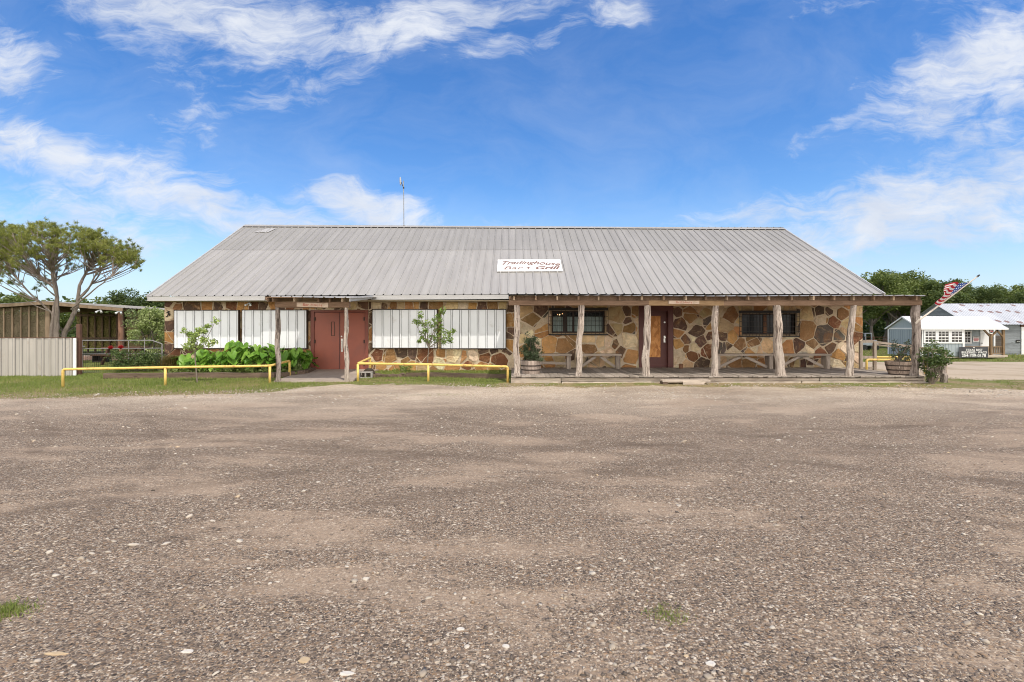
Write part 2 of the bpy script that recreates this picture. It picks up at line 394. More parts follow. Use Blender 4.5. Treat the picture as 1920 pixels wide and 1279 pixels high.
# pale drive passing the right end of the building
xs = np.arange(12.3, 75.01, 0.3); V = []
for j in range(26):
    t = j / 25
    for i, x in enumerate(xs):
        a = max(16.3, 16.6 + 0.15 * math.sin(1.7 * x) + 0.1 * math.sin(4.1 * x)); a += 0.8 * sm(14.5, 12.6, x)
        b_ = 29.8 + 0.5 * math.sin(0.8 * x) + 0.2 * math.sin(2.9 * x)
        y = a + (b_ - a) * t
        V.append((x, y, tz(x, y) + (0.010 if 0 < j < 25 else 0.001)))
n = len(xs)
drv = np_mesh('gravel_drive', V, [(j * n + i, j * n + i + 1, (j + 1) * n + i + 1, (j + 1) * n + i) for j in range(25) for i in range(n - 1)], M_DRIVE, smooth=True)
tag(drv, 'pale gravel drive running past the right end of the building', 'drive', kind='structure')

# loose stones: one mesh, thousands of pebbles nobody could count
OCT_V = np.array([(1, 0, 0), (-1, 0, 0), (0, 1, 0), (0, -1, 0), (0, 0, 1), (0, 0, -1)], float)
OCT_F = np.array([(0, 2, 4), (2, 1, 4), (1, 3, 4), (3, 0, 4), (2, 0, 5), (1, 2, 5), (3, 1, 5), (0, 3, 5)])
_e = {}; ICO_V = list(OCT_V); ICO_F = []
def _mid(a, b):
    k = (min(a, b), max(a, b))
    if k not in _e:
        p = ICO_V[a] + ICO_V[b]; _e[k] = len(ICO_V); ICO_V.append(p / np.linalg.norm(p) * 0.93)
    return _e[k]
for a, b, c in OCT_F:
    ab, bc, ca = _mid(a, b), _mid(b, c), _mid(c, a)
    ICO_F += [(a, ab, ca), (ab, b, bc), (ca, bc, c), (ab, bc, ca)]
ICO_V = np.array(ICO_V); ICO_F = np.array(ICO_F)
def pebbles(name, X, Y, size, mat, base_v, base_f, flat=0.6, zoff=0.008):
    n = len(X); nv = len(base_v)
    sc = size[:, None] * np.stack([NR.uniform(.7, 1.7, n), NR.uniform(.6, 1.2, n), NR.uniform(.22, .6, n) * flat / .6], 1)
    Vv = base_v[None] * (1 + NR.normal(0, .20, (n, nv, 1))) * sc[:, None, :]
    a = NR.uniform(0, 6.283, n); ca, sa = np.cos(a)[:, None], np.sin(a)[:, None]
    x = Vv[..., 0] * ca - Vv[..., 1] * sa; y = Vv[..., 0] * sa + Vv[..., 1] * ca
    tilt = NR.normal(0, .25, n)[:, None]
    z = Vv[..., 2] + x * tilt
    Z = np.array([tz(p, q) for p, q in zip(X, Y)])
    P = np.stack([x + X[:, None], y + Y[:, None], z + Z[:, None] + zoff + sc[:, 2:3] * 0.45], -1)
    Fc = (base_f[None] + (np.arange(n) * nv)[:, None, None]).reshape(-1, 3)
    return np_mesh(name, P.reshape(-1, 3), Fc, mat)
def stone_mat(name, stops):
    m, g, b = new_mat(name)
    ri = g.n('ShaderNodeNewGeometry').outputs['Random Per Island']
    col = g.ramp(ri, stops)
    nz = g.noise(world_pos(g), 60, 4)
    col = g.mix(g.rng(nz, 0.3, 0.7, 0, 0.35), col, (0.24, 0.19, 0.145))
    m.node_tree.links.new(col, b.inputs['Base Color']); b.inputs['Roughness'].default_value = 0.9
    b.inputs['Specular IOR Level'].default_value = 0.2
    return m
M_PEB = stone_mat('pebbles', [(0, (0.075, 0.062, 0.055)), (0.25, (0.15, 0.12, 0.10)), (0.5, (0.22, 0.17, 0.135)), (0.62, (0.27, 0.18, 0.115)), (0.8, (0.34, 0.28, 0.225)), (1.0, (0.52, 0.46, 0.39))])
M_CHIP = stone_mat('limestone_chips', [(0, (0.33, 0.27, 0.205)), (0.45, (0.44, 0.385, 0.315)), (0.85, (0.58, 0.525, 0.45)), (1.0, (0.52, 0.39, 0.25))])
def wedge(n, d0, d1, pw=1.0):
    d = d0 + (d1 - d0) * NR.uniform(0, 1, n) ** pw
    return NR.uniform(-1.02, 1.02, n) * d, d
def patchy(X, Y, thr, f=1.3):
    w = np.sin(X * f + 2 * np.sin(Y * .9)) + np.sin(Y * f * 1.7 + X * .6 + 1) + 0.8 * np.sin(X * 2.9 - Y * 2.1)
    return w + NR.normal(0, .7, len(X)) > thr
X, Y = wedge(22000, 2.2, 6.5, 1.3); k = patchy(X, Y, -0.7); X, Y = X[k], Y[k]
o = pebbles('pebbles', X, Y, NR.lognormal(math.log(.0078), .35, len(X)), M_PEB, OCT_V, OCT_F)
tag(o, 'brown pebbles scattered over the foreground of the parking lot', 'pebbles', kind='stuff')
Xa, Ya = wedge(3000, 2.2, 8, 1.1); k = patchy(Xa, Ya, 0.3); Xa, Ya = Xa[k], Ya[k]
Xb, Yb = wedge(3000, 7, 13.5, 0.8); k = patchy(Xb, Yb, -.2, .7); Xb, Yb = Xb[k], Yb[k]
X = np.concatenate([Xa, Xb]); Y = np.concatenate([Ya, Yb])
sz = np.concatenate([np.minimum(NR.lognormal(math.log(.0090), .46, len(Xa)), .026), np.minimum(NR.lognormal(math.log(.011), .4, len(Xb)), .03)])
o = pebbles('limestone_chips', X, Y, sz, M_CHIP, ICO_V, ICO_F)
tag(o, 'pale limestone chips scattered among the brown gravel', 'stone chips', kind='stuff')
Xc, Yc = wedge(9000, 12.0, 15.4, 0.9); k = np.array([y < lot_edge(x) + .9 for x, y in zip(Xc, Yc)]) & patchy(Xc, Yc, -.4, .8); Xc, Yc = Xc[k], Yc[k]
o = pebbles('verge_gravel', Xc, Yc, NR.lognormal(math.log(.017), .35, len(Xc)), M_CHIP, OCT_V, OCT_F, zoff=0.004)
tag(o, 'pale loose gravel along the edge of the grass', 'gravel', kind='stuff')
# a few single rocks that stand out
M_ROCKTAN = pmat('tan_rock', (0.50, 0.38, 0.24), (0.42, 0.31, 0.19), 20, 0.9, 0.4)
M_ROCKPALE = pmat('pale_rock', (0.62, 0.58, 0.52), (0.50, 0.45, 0.39), 20, 0.9, 0.4)
def rock(px, py, wpx, hpx, mat, label, seed):
    D = 1630.0 / (py - HY); x = wx(px, D); rr = random.Random(seed)
    w = wpx / F * D / 2
    mb = MB(); n = 9; z0 = tz(x, D) + 0.006
    ring = [(math.cos(t * 6.283 / n) * w * rr.uniform(.75, 1.1), math.sin(t * 6.283 / n) * w * rr.uniform(.7, 1.0) * min(1, max(.28, 1.3 * hpx / wpx))) for t in range(n)]
    h = max(0.010, w * min(.35, hpx / wpx * .5))
    vs = [(x + a, D + b, z0) for a, b in ring] + [(x + a * .92, D + b * .92, z0 + h * rr.uniform(.6, .8)) for a, b in ring] + [(x + a * .6, D + b * .6, z0 + h * rr.uniform(.9, 1.05)) for a, b in ring]
    fs = [(i, (i + 1) % n, n + (i + 1) % n, n + i) for i in range(n)] + [(n + i, n + (i + 1) % n, 2 * n + (i + 1) % n, 2 * n + i) for i in range(n)] + [tuple(range(2 * n, 3 * n))]
    mb.add(vs, fs); o = mb.build('rock', mat); tag(o, label, 'rock', 'rocks lying on the gravel'); set_loc(o, (x, D, z0))
rock(571, 1241, 24, 20, M_ROCKTAN, 'tan angular flat rock near the bottom edge, left of the middle', 1)
rock(104, 1229, 48, 10, M_ROCKTAN, 'long thin tan rock at the lower left of the gravel', 2)
rock(352, 1224, 26, 12, M_ROCKPALE, 'grey white rock in a cluster of pale stones at lower left', 3)
rock(949, 1221, 16, 16, M_ROCKPALE, 'chunky white rock below the middle of the gravel', 4)
rock(1333, 1252, 20, 16, M_ROCKPALE, 'pale rock below the green weed tuft at the bottom of the lot', 5)
rock(650, 1268, 34, 12, M_ROCKPALE, 'flat grey rock at the very bottom edge beside the tan angular rock', 6)
rock(863, 1187, 20, 10, M_ROCKPALE, 'flattish grey white rock in the middle foreground', 7)
M_CLOD = pmat('dark_clod', (0.03, 0.022, 0.016), (0.06, 0.045, 0.03), 20, 0.9, 0.4)
rock(287, 923, 9, 5, M_CLOD, 'small dark lump of dirt on the gravel at left', 8)

# ------------------------------------------------------------------ grass
def blades(name, X, Y, h, w, mat, zoff=0.0):
    n = len(X); a = NR.uniform(0, 6.283, n); lean = NR.uniform(.1, .9, n) * h
    Z = np.array([tz(p, q) for p, q in zip(X, Y)]) + zoff
    dx, dy = np.cos(a), np.sin(a)
    b = NR.uniform(0, 6.283, n)
    P = np.stack([np.stack([X - dy * w, Y + dx * w, Z], -1), np.stack([X + dy * w, Y - dx * w, Z], -1),
                  np.stack([X + np.cos(b) * lean, Y + np.sin(b) * lean, Z + h], -1)], 1)
    return np_mesh(name, P.reshape(-1, 3), np.arange(3 * n).reshape(-1, 3), mat)
M_GRASS = leaf_mat('grass_blades', [(0, (0.10, 0.150, 0.026)), (0.4, (0.18, 0.235, 0.050)), (0.7, (0.255, 0.275, 0.078)), (0.9, (0.33, 0.28, 0.125)), (1, (0.40, 0.33, 0.18))], 0.55, 0.25)
M_DRYG = leaf_mat('dry_grass_blades', [(0, (0.12, 0.125, 0.04)), (0.4, (0.22, 0.19, 0.085)), (0.75, (0.32, 0.26, 0.145)), (1, (0.42, 0.35, 0.22))], 0.8, 0.2)
def gmask(X, Y):
    w = np.sin(X * 1.9 + 1.5 * np.sin(Y * 1.1)) + np.sin(Y * 2.7 + X * .8) + .8 * np.sin(X * 4.7 - Y * 3.1)
    return w
def inlot(X, Y, d=0.0): return np.array([y < lot_edge(x) + wob(x) - d for x, y in zip(X, Y)])
def ok_place(X, Y):
    a = ~((X > -0.4) & (X < 12.15) & (Y > 15.35))             # under the porch deck
    b = ~((X > -7.15) & (X < -4.6) & (Y > 15.75))             # on the concrete walk
    c = ~((np.abs(X) < 12.5) & (Y > 18.75))
    return a & b & c
n = 95000; X = NR.uniform(-23, -.1, n); Y = NR.uniform(11.6, 18.8, n)
k = ~inlot(X, Y, .25) & ok_place(X, Y) & (np.abs(X) < Y * 1.05); X, Y = X[k], Y[k]
edge = np.array([y - lot_edge(x) for x, y in zip(X, Y)]); k = NR.uniform(0, 1, len(X)) < np.clip(.25 + edge * .6, .1, 1); X, Y, edge = X[k], Y[k], edge[k]
dry = (gmask(X, Y) * .35 + NR.normal(0, .5, len(X)) + 1.0 - edge * .85) > .62
lx, ly, dxx, dyy = X[~dry], Y[~dry], X[dry], Y[dry]
n = 14000; X = NR.uniform(-.2, 21, n); Y = NR.uniform(13.4, 16.9, n)
k = ~inlot(X, Y, .15) & ok_place(X, Y) & (np.abs(X) < Y * 1.05) & (gmask(X, Y) + NR.normal(0, .6, n) > .05); X, Y = X[k], Y[k]
dry = gmask(X * 1.3, Y) + NR.normal(0, .7, len(X)) < .9
lx = np.concatenate([lx, X[~dry]]); ly = np.concatenate([ly, Y[~dry]]); dxx = np.concatenate([dxx, X[dry]]); dyy = np.concatenate([dyy, Y[dry]])
# behind the fence and across the drive
n = 22000; X = NR.uniform(-34, -12.4, n); Y = NR.uniform(18.8, 27, n); k = np.abs(X) < Y * 1.05; lx = np.concatenate([lx, X[k]]); ly = np.concatenate([ly, Y[k]])
n = 26000; X = NR.uniform(13, 46, n); Y = NR.uniform(30.0, 47, n); k = (np.abs(X) < Y * 1.05) & ~((X > 25) & (X < 31.2) & (Y > 32.4) & (Y < 36.5)); X, Y = X[k], Y[k]
dry = gmask(X * .5, Y * .5) + NR.normal(0, .7, len(X)) > .4
lx = np.concatenate([lx, X[~dry]]); ly = np.concatenate([ly, Y[~dry]]); dxx = np.concatenate([dxx, X[dry]]); dyy = np.concatenate([dyy, Y[dry]])
o = blades('lawn_grass', lx, ly, NR.uniform(.03, .075, len(lx)) * np.where(ly > 28, 2.2, 1), np.where(ly > 28, .016, .0065), M_GRASS)
tag(o, 'short green grass growing along the front of the building', 'grass', kind='stuff')
o = blades('dry_grass', dxx, dyy, NR.uniform(.02, .055, len(dxx)) * np.where(dyy > 28, 2.4, 1), np.where(dyy > 28, .016, .006), M_DRYG)
tag(o, 'dry yellowish grass thinning out into the gravel', 'grass', kind='stuff')
def tuft(px, py, rx, ry, n, h, label):
    D = 1630.0 / (py - HY); x = wx(px, D)
    X = x + NR.normal(0, rx, n); Y = D + NR.normal(0, ry, n)
    o = blades('weed_tuft', X, Y, NR.uniform(.4, 1, n) * h, np.full(n, .0028), M_GRASS, 0.006)
    tag(o, label, 'weed', 'weeds in the gravel', kind='stuff'); set_loc(o, (x, D, tz(x, D)))
tuft(1252, 1160, .06, .06, 300, .032, 'small thin green weed tuft growing in the gravel at lower right')
tuft(8, 1150, .07, .05, 650, .045, 'dense green weed tuft at the lower left edge of the gravel')
tuft(828, 742, .5, .12, 160, .05, 'faint low weed patch on the pale gravel edge before the yellow rail')
# ------------------------------------------------------------------ stone roadhouse
WY = 18.87
def rgbm(name, rough=0.85, bump=0.35, sc=9):
    "stone: each stone carries its own colour, mottled inside"
    m, g, b = new_mat(name)
    c = g.n('ShaderNodeAttribute', None, attribute_name='col').outputs['Color']
    p = obj_pos(g)
    n1 = g.noise(p, 5.0, 8, 0.68, 0.6); n2 = g.noise(p, 22, 7, 0.7)
    k = g.rng(n1, 0.28, 0.72, 0.72, 1.32)
    col = g.mix(1.0, c, g.n('ShaderNodeCombineColor', {0: k, 1: k, 2: k}).outputs[0], 'MULTIPLY')
    rust = g.math('MULTIPLY', g.rng(g.noise(p, 2.3, 6, 0.6, 0.8), 0.54, 0.66), 0.5)
    col = g.mix(rust, col, (0.30, 0.135, 0.05))
    col = g.mix(g.rng(n2, 0.60, 0.74, 0, 0.55), col, (0.10, 0.068, 0.046))
    col = g.mix(g.rng(g.noise(p, 3.1, 7, .7, 1.2), 0.54, 0.66, 0, .6), col, (0.50, 0.34, 0.19))
    m.node_tree.links.new(col, b.inputs['Base Color'])
    b.inputs['Roughness'].default_value = rough; b.inputs['Specular IOR Level'].default_value = 0.25
    bn = g.n('ShaderNodeBump', {'Height': g.math('ADD', n1, n2), 'Strength': 0.9, 'Distance': 0.035}).outputs[0]
    m.node_tree.links.new(bn, b.inputs['Normal'])
    return m
M_STONE = rgbm('flagstone')
M_MORTAR = pmat('tan_mortar', (0.62, 0.51, 0.375), (0.52, 0.415, 0.29), 14, 0.95, 0.7, 40, dirt=(0.36, 0.235, 0.13), dscale=1.8, spec=0.1)
M_ROOF = pmat('weathered_roof_metal', (0.345, 0.332, 0.316), (0.295, 0.283, 0.268), 1.4, 0.5, 0.05, 20, stretch=(1.6, .35, .35), dirt=(0.33, 0.315, 0.29), dscale=0.45, dlo=0.45, dhi=0.75)
M_ROOF2 = pmat('weathered_roof_metal_upper', (0.305, 0.294, 0.278), (0.26, 0.25, 0.236), 1.4, 0.5, 0.05, 20, stretch=(1.6, .35, .35), dirt=(0.27, 0.26, 0.24), dscale=0.5, dlo=0.48, dhi=0.72)
def age_roof(m):
    nt = m.node_tree; g = G(nt); b = nt.nodes['Principled BSDF']; src = b.inputs['Base Color'].links[0].from_socket
    p = obj_pos(g); sp = g.n('ShaderNodeSeparateXYZ', {0: p}); x = sp.outputs[0]
    pid = g.math('FLOOR', g.math('DIVIDE', g.math('ADD', x, 12.5), .9156))
    tone = g.n('ShaderNodeTexWhiteNoise', {'W': pid}, noise_dimensions='1D').outputs[0]
    st = g.noise(g.sv(p, (9, .25, .25)), 1.0, 6, .65)
    k = g.math('MULTIPLY', g.rng(tone, 0, 1, .972, 1.025), g.rng(st, .3, .7, .90, 1.08))
    col = g.mix(1.0, src, g.n('ShaderNodeCombineColor', {0: k, 1: k, 2: k}).outputs[0], 'MULTIPLY')
    col = g.mix(g.math('MULTIPLY', g.rng(g.noise(g.sv(p, (14, .5, .5)), 1.0, 5, .6), .63, .74), .35), col, (.20, .155, .115))
    nt.links.new(col, b.inputs['Base Color'])
age_roof(M_ROOF); age_roof(M_ROOF2)
M_PATCH = pmat('roof_patch_metal', (0.40, 0.39, 0.38), (0.35, 0.34, 0.33), 6, 0.5)
M_TRIM = pmat('grey_trim', (0.43, 0.425, 0.42), (0.36, 0.355, 0.35), 3, 0.5, stretch=(.5, 1, 2))
M_SOFFIT = pmat('soffit', (0.48, 0.41, 0.31), (0.40, 0.33, 0.24), 3, 0.8)
M_SHUT = pmat('white_metal_sheet', (0.80, 0.82, 0.845), (0.745, 0.765, 0.785), 1.2, 0.4, 0.03, 30, stretch=(1, 1, .4), dirt=(0.5, 0.48, 0.44), dscale=2.0, dlo=0.62, dhi=0.85)
M_RIBSHADE = pmat('rib_shade_dark', (0.13, 0.13, 0.135), (0.20, 0.20, 0.205), 9, 0.8)  # dark grey that paints in the shadow along sheet metal ribs
M_DARKTRIM = pmat('dark_brown_trim', (0.035, 0.022, 0.016), (0.055, 0.035, 0.025), 8, 0.7)
M_DOOR = pmat('red_brown_paint', (0.30, 0.088, 0.054), (0.265, 0.079, 0.050), 3, 0.45, 0.05, 60, dirt=(0.225, 0.078, 0.055), dscale=1.4, dlo=.48, dhi=.75)
M_DOORFR = pmat('red_brown_frame', (0.20, 0.056, 0.036), (0.17, 0.05, 0.034), 4, 0.5)
M_MAROON = pmat('maroon_paint', (0.115, 0.036, 0.030), (0.095, 0.031, 0.026), 4, 0.5)
M_STEEL = pmat('brushed_steel', (0.62, 0.6, 0.56), (0.5, 0.48, 0.45), 30, 0.3, metal=0.9)
M_BLACK = pmat('black_iron', (0.016, 0.014, 0.013), (0.03, 0.024, 0.02), 12, 0.6)
M_DARKROOM = pmat('dark_room', (0.02, 0.018, 0.016), (0.03, 0.026, 0.022), 2, 0.9)
def osb_mat():
    m, g, b = new_mat('raw_chipboard')
    p = obj_pos(g)
    v = g.vor(g.sv(p, (14, 14, 7)), 1.0)
    c = g.ramp(g.n('ShaderNodeSeparateColor', {0: v.outputs['Color']}).outputs[0], [(0, (0.40, 0.15, 0.038)), (0.6, (0.58, 0.25, 0.07)), (1, (0.68, 0.34, 0.12))])
    k = g.rng(g.noise(g.sv(p, (16, 16, 9)), 1.0, 6, 0.7, 1.5), 0.62, 0.67)
    c = g.mix(k, c, (0.10, 0.035, 0.012))
    m.node_tree.links.new(c, b.inputs['Base Color']); b.inputs['Roughness'].default_value = 0.7
    return m
M_OSB = osb_mat()
def wood_mat(name, a, bcol, dark, scale=5.0, axis=2, rough=0.85, bump=0.5, island=0.12, stain=0.5):
    "weathered timber with grain running along one axis of the object"
    m, g, b = new_mat(name)
    st = [7.0, 7.0, 7.0]; st[axis] = 0.55
    p = g.sv(obj_pos(g), st)
    n1 = g.noise(p, scale * .6, 8, 0.68, 0.8); n2 = g.noise(p, scale * 2.2, 5, 0.6)
    col = g.ramp(n1, [(0.30, bcol), (0.55, a)])
    st2 = [2.2, 2.2, 2.2]; st2[axis] = 0.5
    n3 = g.noise(g.sv(obj_pos(g), st2), 1.6, 6, 0.65)
    col = g.mix(g.rng(n3, 0.5, 0.72, 0, stain), col, dark)
    col = g.mix(g.rng(n2, 0.60, 0.70, 0, 0.75), col, tuple(v * .45 for v in dark))
    ri = g.n('ShaderNodeNewGeometry').outputs['Random Per Island']
    orr = g.n('ShaderNodeObjectInfo').outputs['Random']
    k = g.math('MULTIPLY', g.rng(ri, 0, 1, 1 - island, 1 + island), g.rng(orr, 0, 1, .86, 1.14))
    col = g.mix(1.0, col, g.n('ShaderNodeCombineColor', {0: k, 1: k, 2: k}).outputs[0], 'MULTIPLY')
    m.node_tree.links.new(col, b.inputs['Base Color']); b.inputs['Roughness'].default_value = rough
    b.inputs['Specular IOR Level'].default_value = 0.15
    bn = g.n('ShaderNodeBump', {'Height': g.math('ADD', n1, n2), 'Strength': bump, 'Distance': 0.02}).outputs[0]
    m.node_tree.links.new(bn, b.inputs['Normal'])
    return m
def log_mat(name, a, b_, crack):
    "bark-stripped log: long fissures running up it"
    m, g, b = new_mat(name); p = obj_pos(g)
    wp = g.n('ShaderNodeVectorMath', {0: g.noise(p, 3.0, 3, .5, out=1), 1: (.12, .12, 0), 2: p}, operation='MULTIPLY_ADD').outputs[0]
    n1 = g.noise(g.sv(wp, (16, 16, 1.1)), 1.0, 6, .65); n2 = g.noise(g.sv(wp, (34, 34, 2.6)), 1.0, 5, .6); n3 = g.noise(p, 1.7, 5, .6)
    col = g.ramp(n1, [(.42, b_), (.58, a)])
    ck = g.math('MAXIMUM', g.rng(n1, .445, .37), g.rng(n2, .43, .36))
    col = g.mix(g.math('MULTIPLY', ck, .9), col, crack)
    col = g.mix(g.rng(n3, .52, .72, 0, .55), col, b_)
    m.node_tree.links.new(col, b.inputs['Base Color']); b.inputs['Roughness'].default_value = .9; b.inputs['Specular IOR Level'].default_value = .1
    bn = g.n('ShaderNodeBump', {'Height': g.math('ADD', n1, n2), 'Strength': 1.0, 'Distance': .05}).outputs[0]; m.node_tree.links.new(bn, b.inputs['Normal'])
    return m
M_POST = log_mat('bleached_log', (0.56, 0.485, 0.42), (0.36, 0.295, 0.25), (0.10, 0.078, 0.068))
M_POSTD = log_mat('grey_log', (0.38, 0.325, 0.29), (0.215, 0.175, 0.155), (0.075, 0.058, 0.05))
M_DECK = wood_mat('grey_decking', (0.38, 0.33, 0.285), (0.25, 0.21, 0.18), (0.14, 0.11, 0.09), 4, 1, island=0.25)
M_RIM = wood_mat('grey_rim_board', (0.54, 0.46, 0.385), (0.35, 0.285, 0.235), (0.20, 0.155, 0.125), 4, 0, island=0.15)
M_BEAM = wood_mat('brown_beam', (0.235, 0.155, 0.105), (0.135, 0.085, 0.055), (0.08, 0.048, 0.032), 4, 0)
M_BEAMT = wood_mat('tan_beam', (0.34, 0.23, 0.13), (0.22, 0.14, 0.075), (0.12, 0.07, 0.04), 4, 0)
M_RAFT = wood_mat('brown_rafter', (0.22, 0.15, 0.10), (0.13, 0.082, 0.055), (0.075, 0.048, 0.034), 4, 1)
M_RAFTL = wood_mat('pale_rafter_end', (0.40, 0.31, 0.22), (0.26, 0.185, 0.125), (0.14, 0.09, 0.06), 4, 1)
M_BENCH = wood_mat('grey_bench_plank', (0.36, 0.30, 0.25), (0.22, 0.175, 0.145), (0.13, 0.10, 0.08), 4, 0)
M_BENCHV = wood_mat('grey_bench_upright', (0.36, 0.30, 0.25), (0.22, 0.175, 0.145), (0.13, 0.10, 0.08), 4, 2)
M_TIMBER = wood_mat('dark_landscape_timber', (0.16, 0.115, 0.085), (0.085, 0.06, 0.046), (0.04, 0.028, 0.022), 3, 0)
M_PORCHTIN = pmat('porch_roof_tin', (0.46, 0.45, 0.43), (0.36, 0.345, 0.325), 2, 0.5, dirt=(0.26, 0.19, 0.13), dscale=1.6, dlo=0.52, dhi=0.8)

house = thing('stone_roadhouse', (0, 19, 0), 'long low stone building with a grey ribbed metal roof and white shuttered windows', 'building')

# --- flagstones: a power diagram grown from stones read off the photograph
CC = {'R': (.185, .078, .040), 'D': (.115, .070, .049), 'K': (.115, .094, .080), 'O': (.45, .235, .09), 'T': (.54, .39, .215), 'L': (.62, .50, .34), 'B': (.26, .145, .064), 'G': (.31, .275, .235)}
ST = '''318 568 6 D;331 577 6 B;360 574 14 D;360 566 5 R;389 572 10 O;410 573 10 D;434 570 10 R;455 573 10 O;475 571 10 R;494 573 9 D;510 573 7 O;318 611 9 D;317 634 10 O;317 654 8 D;316 590 10 L;328 668 12 R;
580 591 6 D;580 617 9 T;579 661 7 D;579 680 8 D;693 596 6 D;695 625 8 O;683 572 7 D;713 572 9 D;620 572 8 O;604 574 6 T;630 579 5 D;655 574 8 T;
717 572 9 D;737 572 9 B;751 572 8 B;767 572 9 O;780 570 6 D;794 571 8 D;817 573 14 B;846 571 14 T;870 571 9 D;886 572 9 O;903 574 9 D;924 572 9 B;944 571 9 T;956 572 6 D;955 601 9 O;956 627 9 D;955 645 8 O;
694 656 6 D;706 667 11 R;730 670 13 R;753 663 11 D;774 663 7 D;799 667 20 R;824 665 10 O;852 667 15 R;869 670 9 O;886 668 11 L;908 670 9 R;936 674 15 R;905 660 6 D;930 659 8 D;945 657 6 D;711 687 9 O;740 688 10 O;768 689 12 O;792 686 9 T;822 678 11 L;848 690 11 O;878 684 10 R;902 688 10 T;925 692 9 O;760 677 7 B;
986 580 11 T;1013 581 11 D;998 601 15 B;989 617 12 L;1017 622 12 O;1029 645 17 O;1056 650 15 G;1044 577 11 B;1074 635 9 B;1074 576 7 D;1106 654 11 B;1106 636 9 T;1133 642 14 T;1155 592 17 T;1176 583 8 D;1191 583 8 B;1177 604 5 D;1149 616 4 D;1155 612 9 T;1182 617 13 B;1151 648 4 D;1164 659 5 D;1178 637 14 L;1184 668 13 O;1140 660 9 L;1010 610 8 T;1010 644 9 L;982 655 12 L;980 635 8 T;1066 668 8 D;1050 672 10 T;1120 675 10 T;1150 677 10 T;995 676 12 B;1030 680 10 O;
1269 586 8 D;1296 589 15 B;1275 608 12 D;1306 620 14 D;1328 604 12 K;1271 623 8 O;1287 638 9 D;1314 640 11 D;1330 633 7 D;1327 656 12 R;1288 654 8 B;1297 668 11 R;1315 687 13 D;1272 668 12 L;1308 580 8 T;1321 589 9 T;1302 652 9 L;1274 647 9 L;1310 605 8 L;1355 632 8 D;1352 650 11 K;1364 648 5 D;1373 634 9 O;1370 590 12 B;1358 612 11 T;1388 647 10 O;1376 662 10 L;1412 640 12 B;1424 657 5 D;1440 653 12 O;1408 664 7 O;1416 655 6 L;1378 683 9 B;1406 683 11 T;1428 687 7 O;1350 676 8 T;1290 682 10 T;1300 633 6 L;
1513 619 18 B;1546 628 20 K;1538 585 9 D;1553 585 7 D;1565 602 7 R;1568 631 10 K;1497 651 9 D;1507 664 8 G;1526 647 8 B;1559 650 9 D;1574 667 12 O;1477 653 12 O;1537 662 7 R;1516 587 13 T;1541 597 10 T;1489 683 12 B;1569 684 14 T;1584 656 8 O;1608 607 14 O;1612 585 10 T;1605 634 11 R;1610 674 9 O;1602 686 8 R;1511 683 11 D;1540 684 10 T;1519 657 6 L;1575 590 9 B;1590 612 11 T;1455 578 13 T;1480 578 10 T;1425 577 10 O;1400 577 10 T'''
seeds = []
for s in ST.replace('\n', '').split(';'):
    if s.strip():
        a, b_, r_, c_ = s.split(); seeds.append([wx(float(a), WY), wz(float(b_), WY), float(r_) / F * WY * 0.9, c_])
OPEN = [(-7.12, -5.08, -1, 2.13), (4.49, 5.70, -1, 2.30), (1.40, 3.28, 1.325, 2.105), (8.13, 10.03, 1.265, 2.015)]
X0, X1, Z0, Z1 = -12.30, 12.41, -0.25, 2.47
rs = random.Random(5)
def far_enough(x, z):
    return all((x - q[0]) ** 2 + (z - q[1]) ** 2 > (q[2] + (0.215 if x > 0 else .185)) ** 2 for q in seeds)
for _ in range(9000):
    x, z = rs.uniform(X0, X1), rs.uniform(Z0, Z1)
    if far_enough(x, z):
        c = rs.choice('LTTLLTLOTLB' if x > 0 else 'RDTOBTRLBO')
        seeds.append([x, z, rs.uniform(.07, .14), c])
def clip(poly, nx, nz, d):
    out = []
    for i in range(len(poly)):
        a, b_ = poly[i], poly[(i + 1) % len(poly)]
        fa, fb = a[0] * nx + a[1] * nz - d, b_[0] * nx + b_[1] * nz - d
        if fa <= 0: out.append(a)
        if fa * fb < 0:
            t = fa / (fa - fb); out.append((a[0] + (b_[0] - a[0]) * t, a[1] + (b_[1] - a[1]) * t))
    return out
def parea(p): return abs(sum(p[i][0] * p[(i + 1) % len(p)][1] - p[(i + 1) % len(p)][0] * p[i][1] for i in range(len(p)))) / 2
def ragged(p, j):
    q = []
    for i in range(len(p)):
        a, b_ = p[i], p[(i + 1) % len(p)]
        L = math.hypot(b_[0] - a[0], b_[1] - a[1]); n = max(1, int(L / 0.085))
        for k in range(n):
            t = k / n; jj = j if k else j * 0.4
            q.append((a[0] + (b_[0] - a[0]) * t + rs.uniform(-jj, jj), a[1] + (b_[1] - a[1]) * t + rs.uniform(-jj, jj)))
    out = []
    for i in range(len(q)):
        a, b_ = q[i], q[(i + 1) % len(q)]
        out += [(a[0] * .86 + b_[0] * .14, a[1] * .86 + b_[1] * .14), (a[0] * .14 + b_[0] * .86, a[1] * .14 + b_[1] * .86)]
    return out
wall_mb = MB()
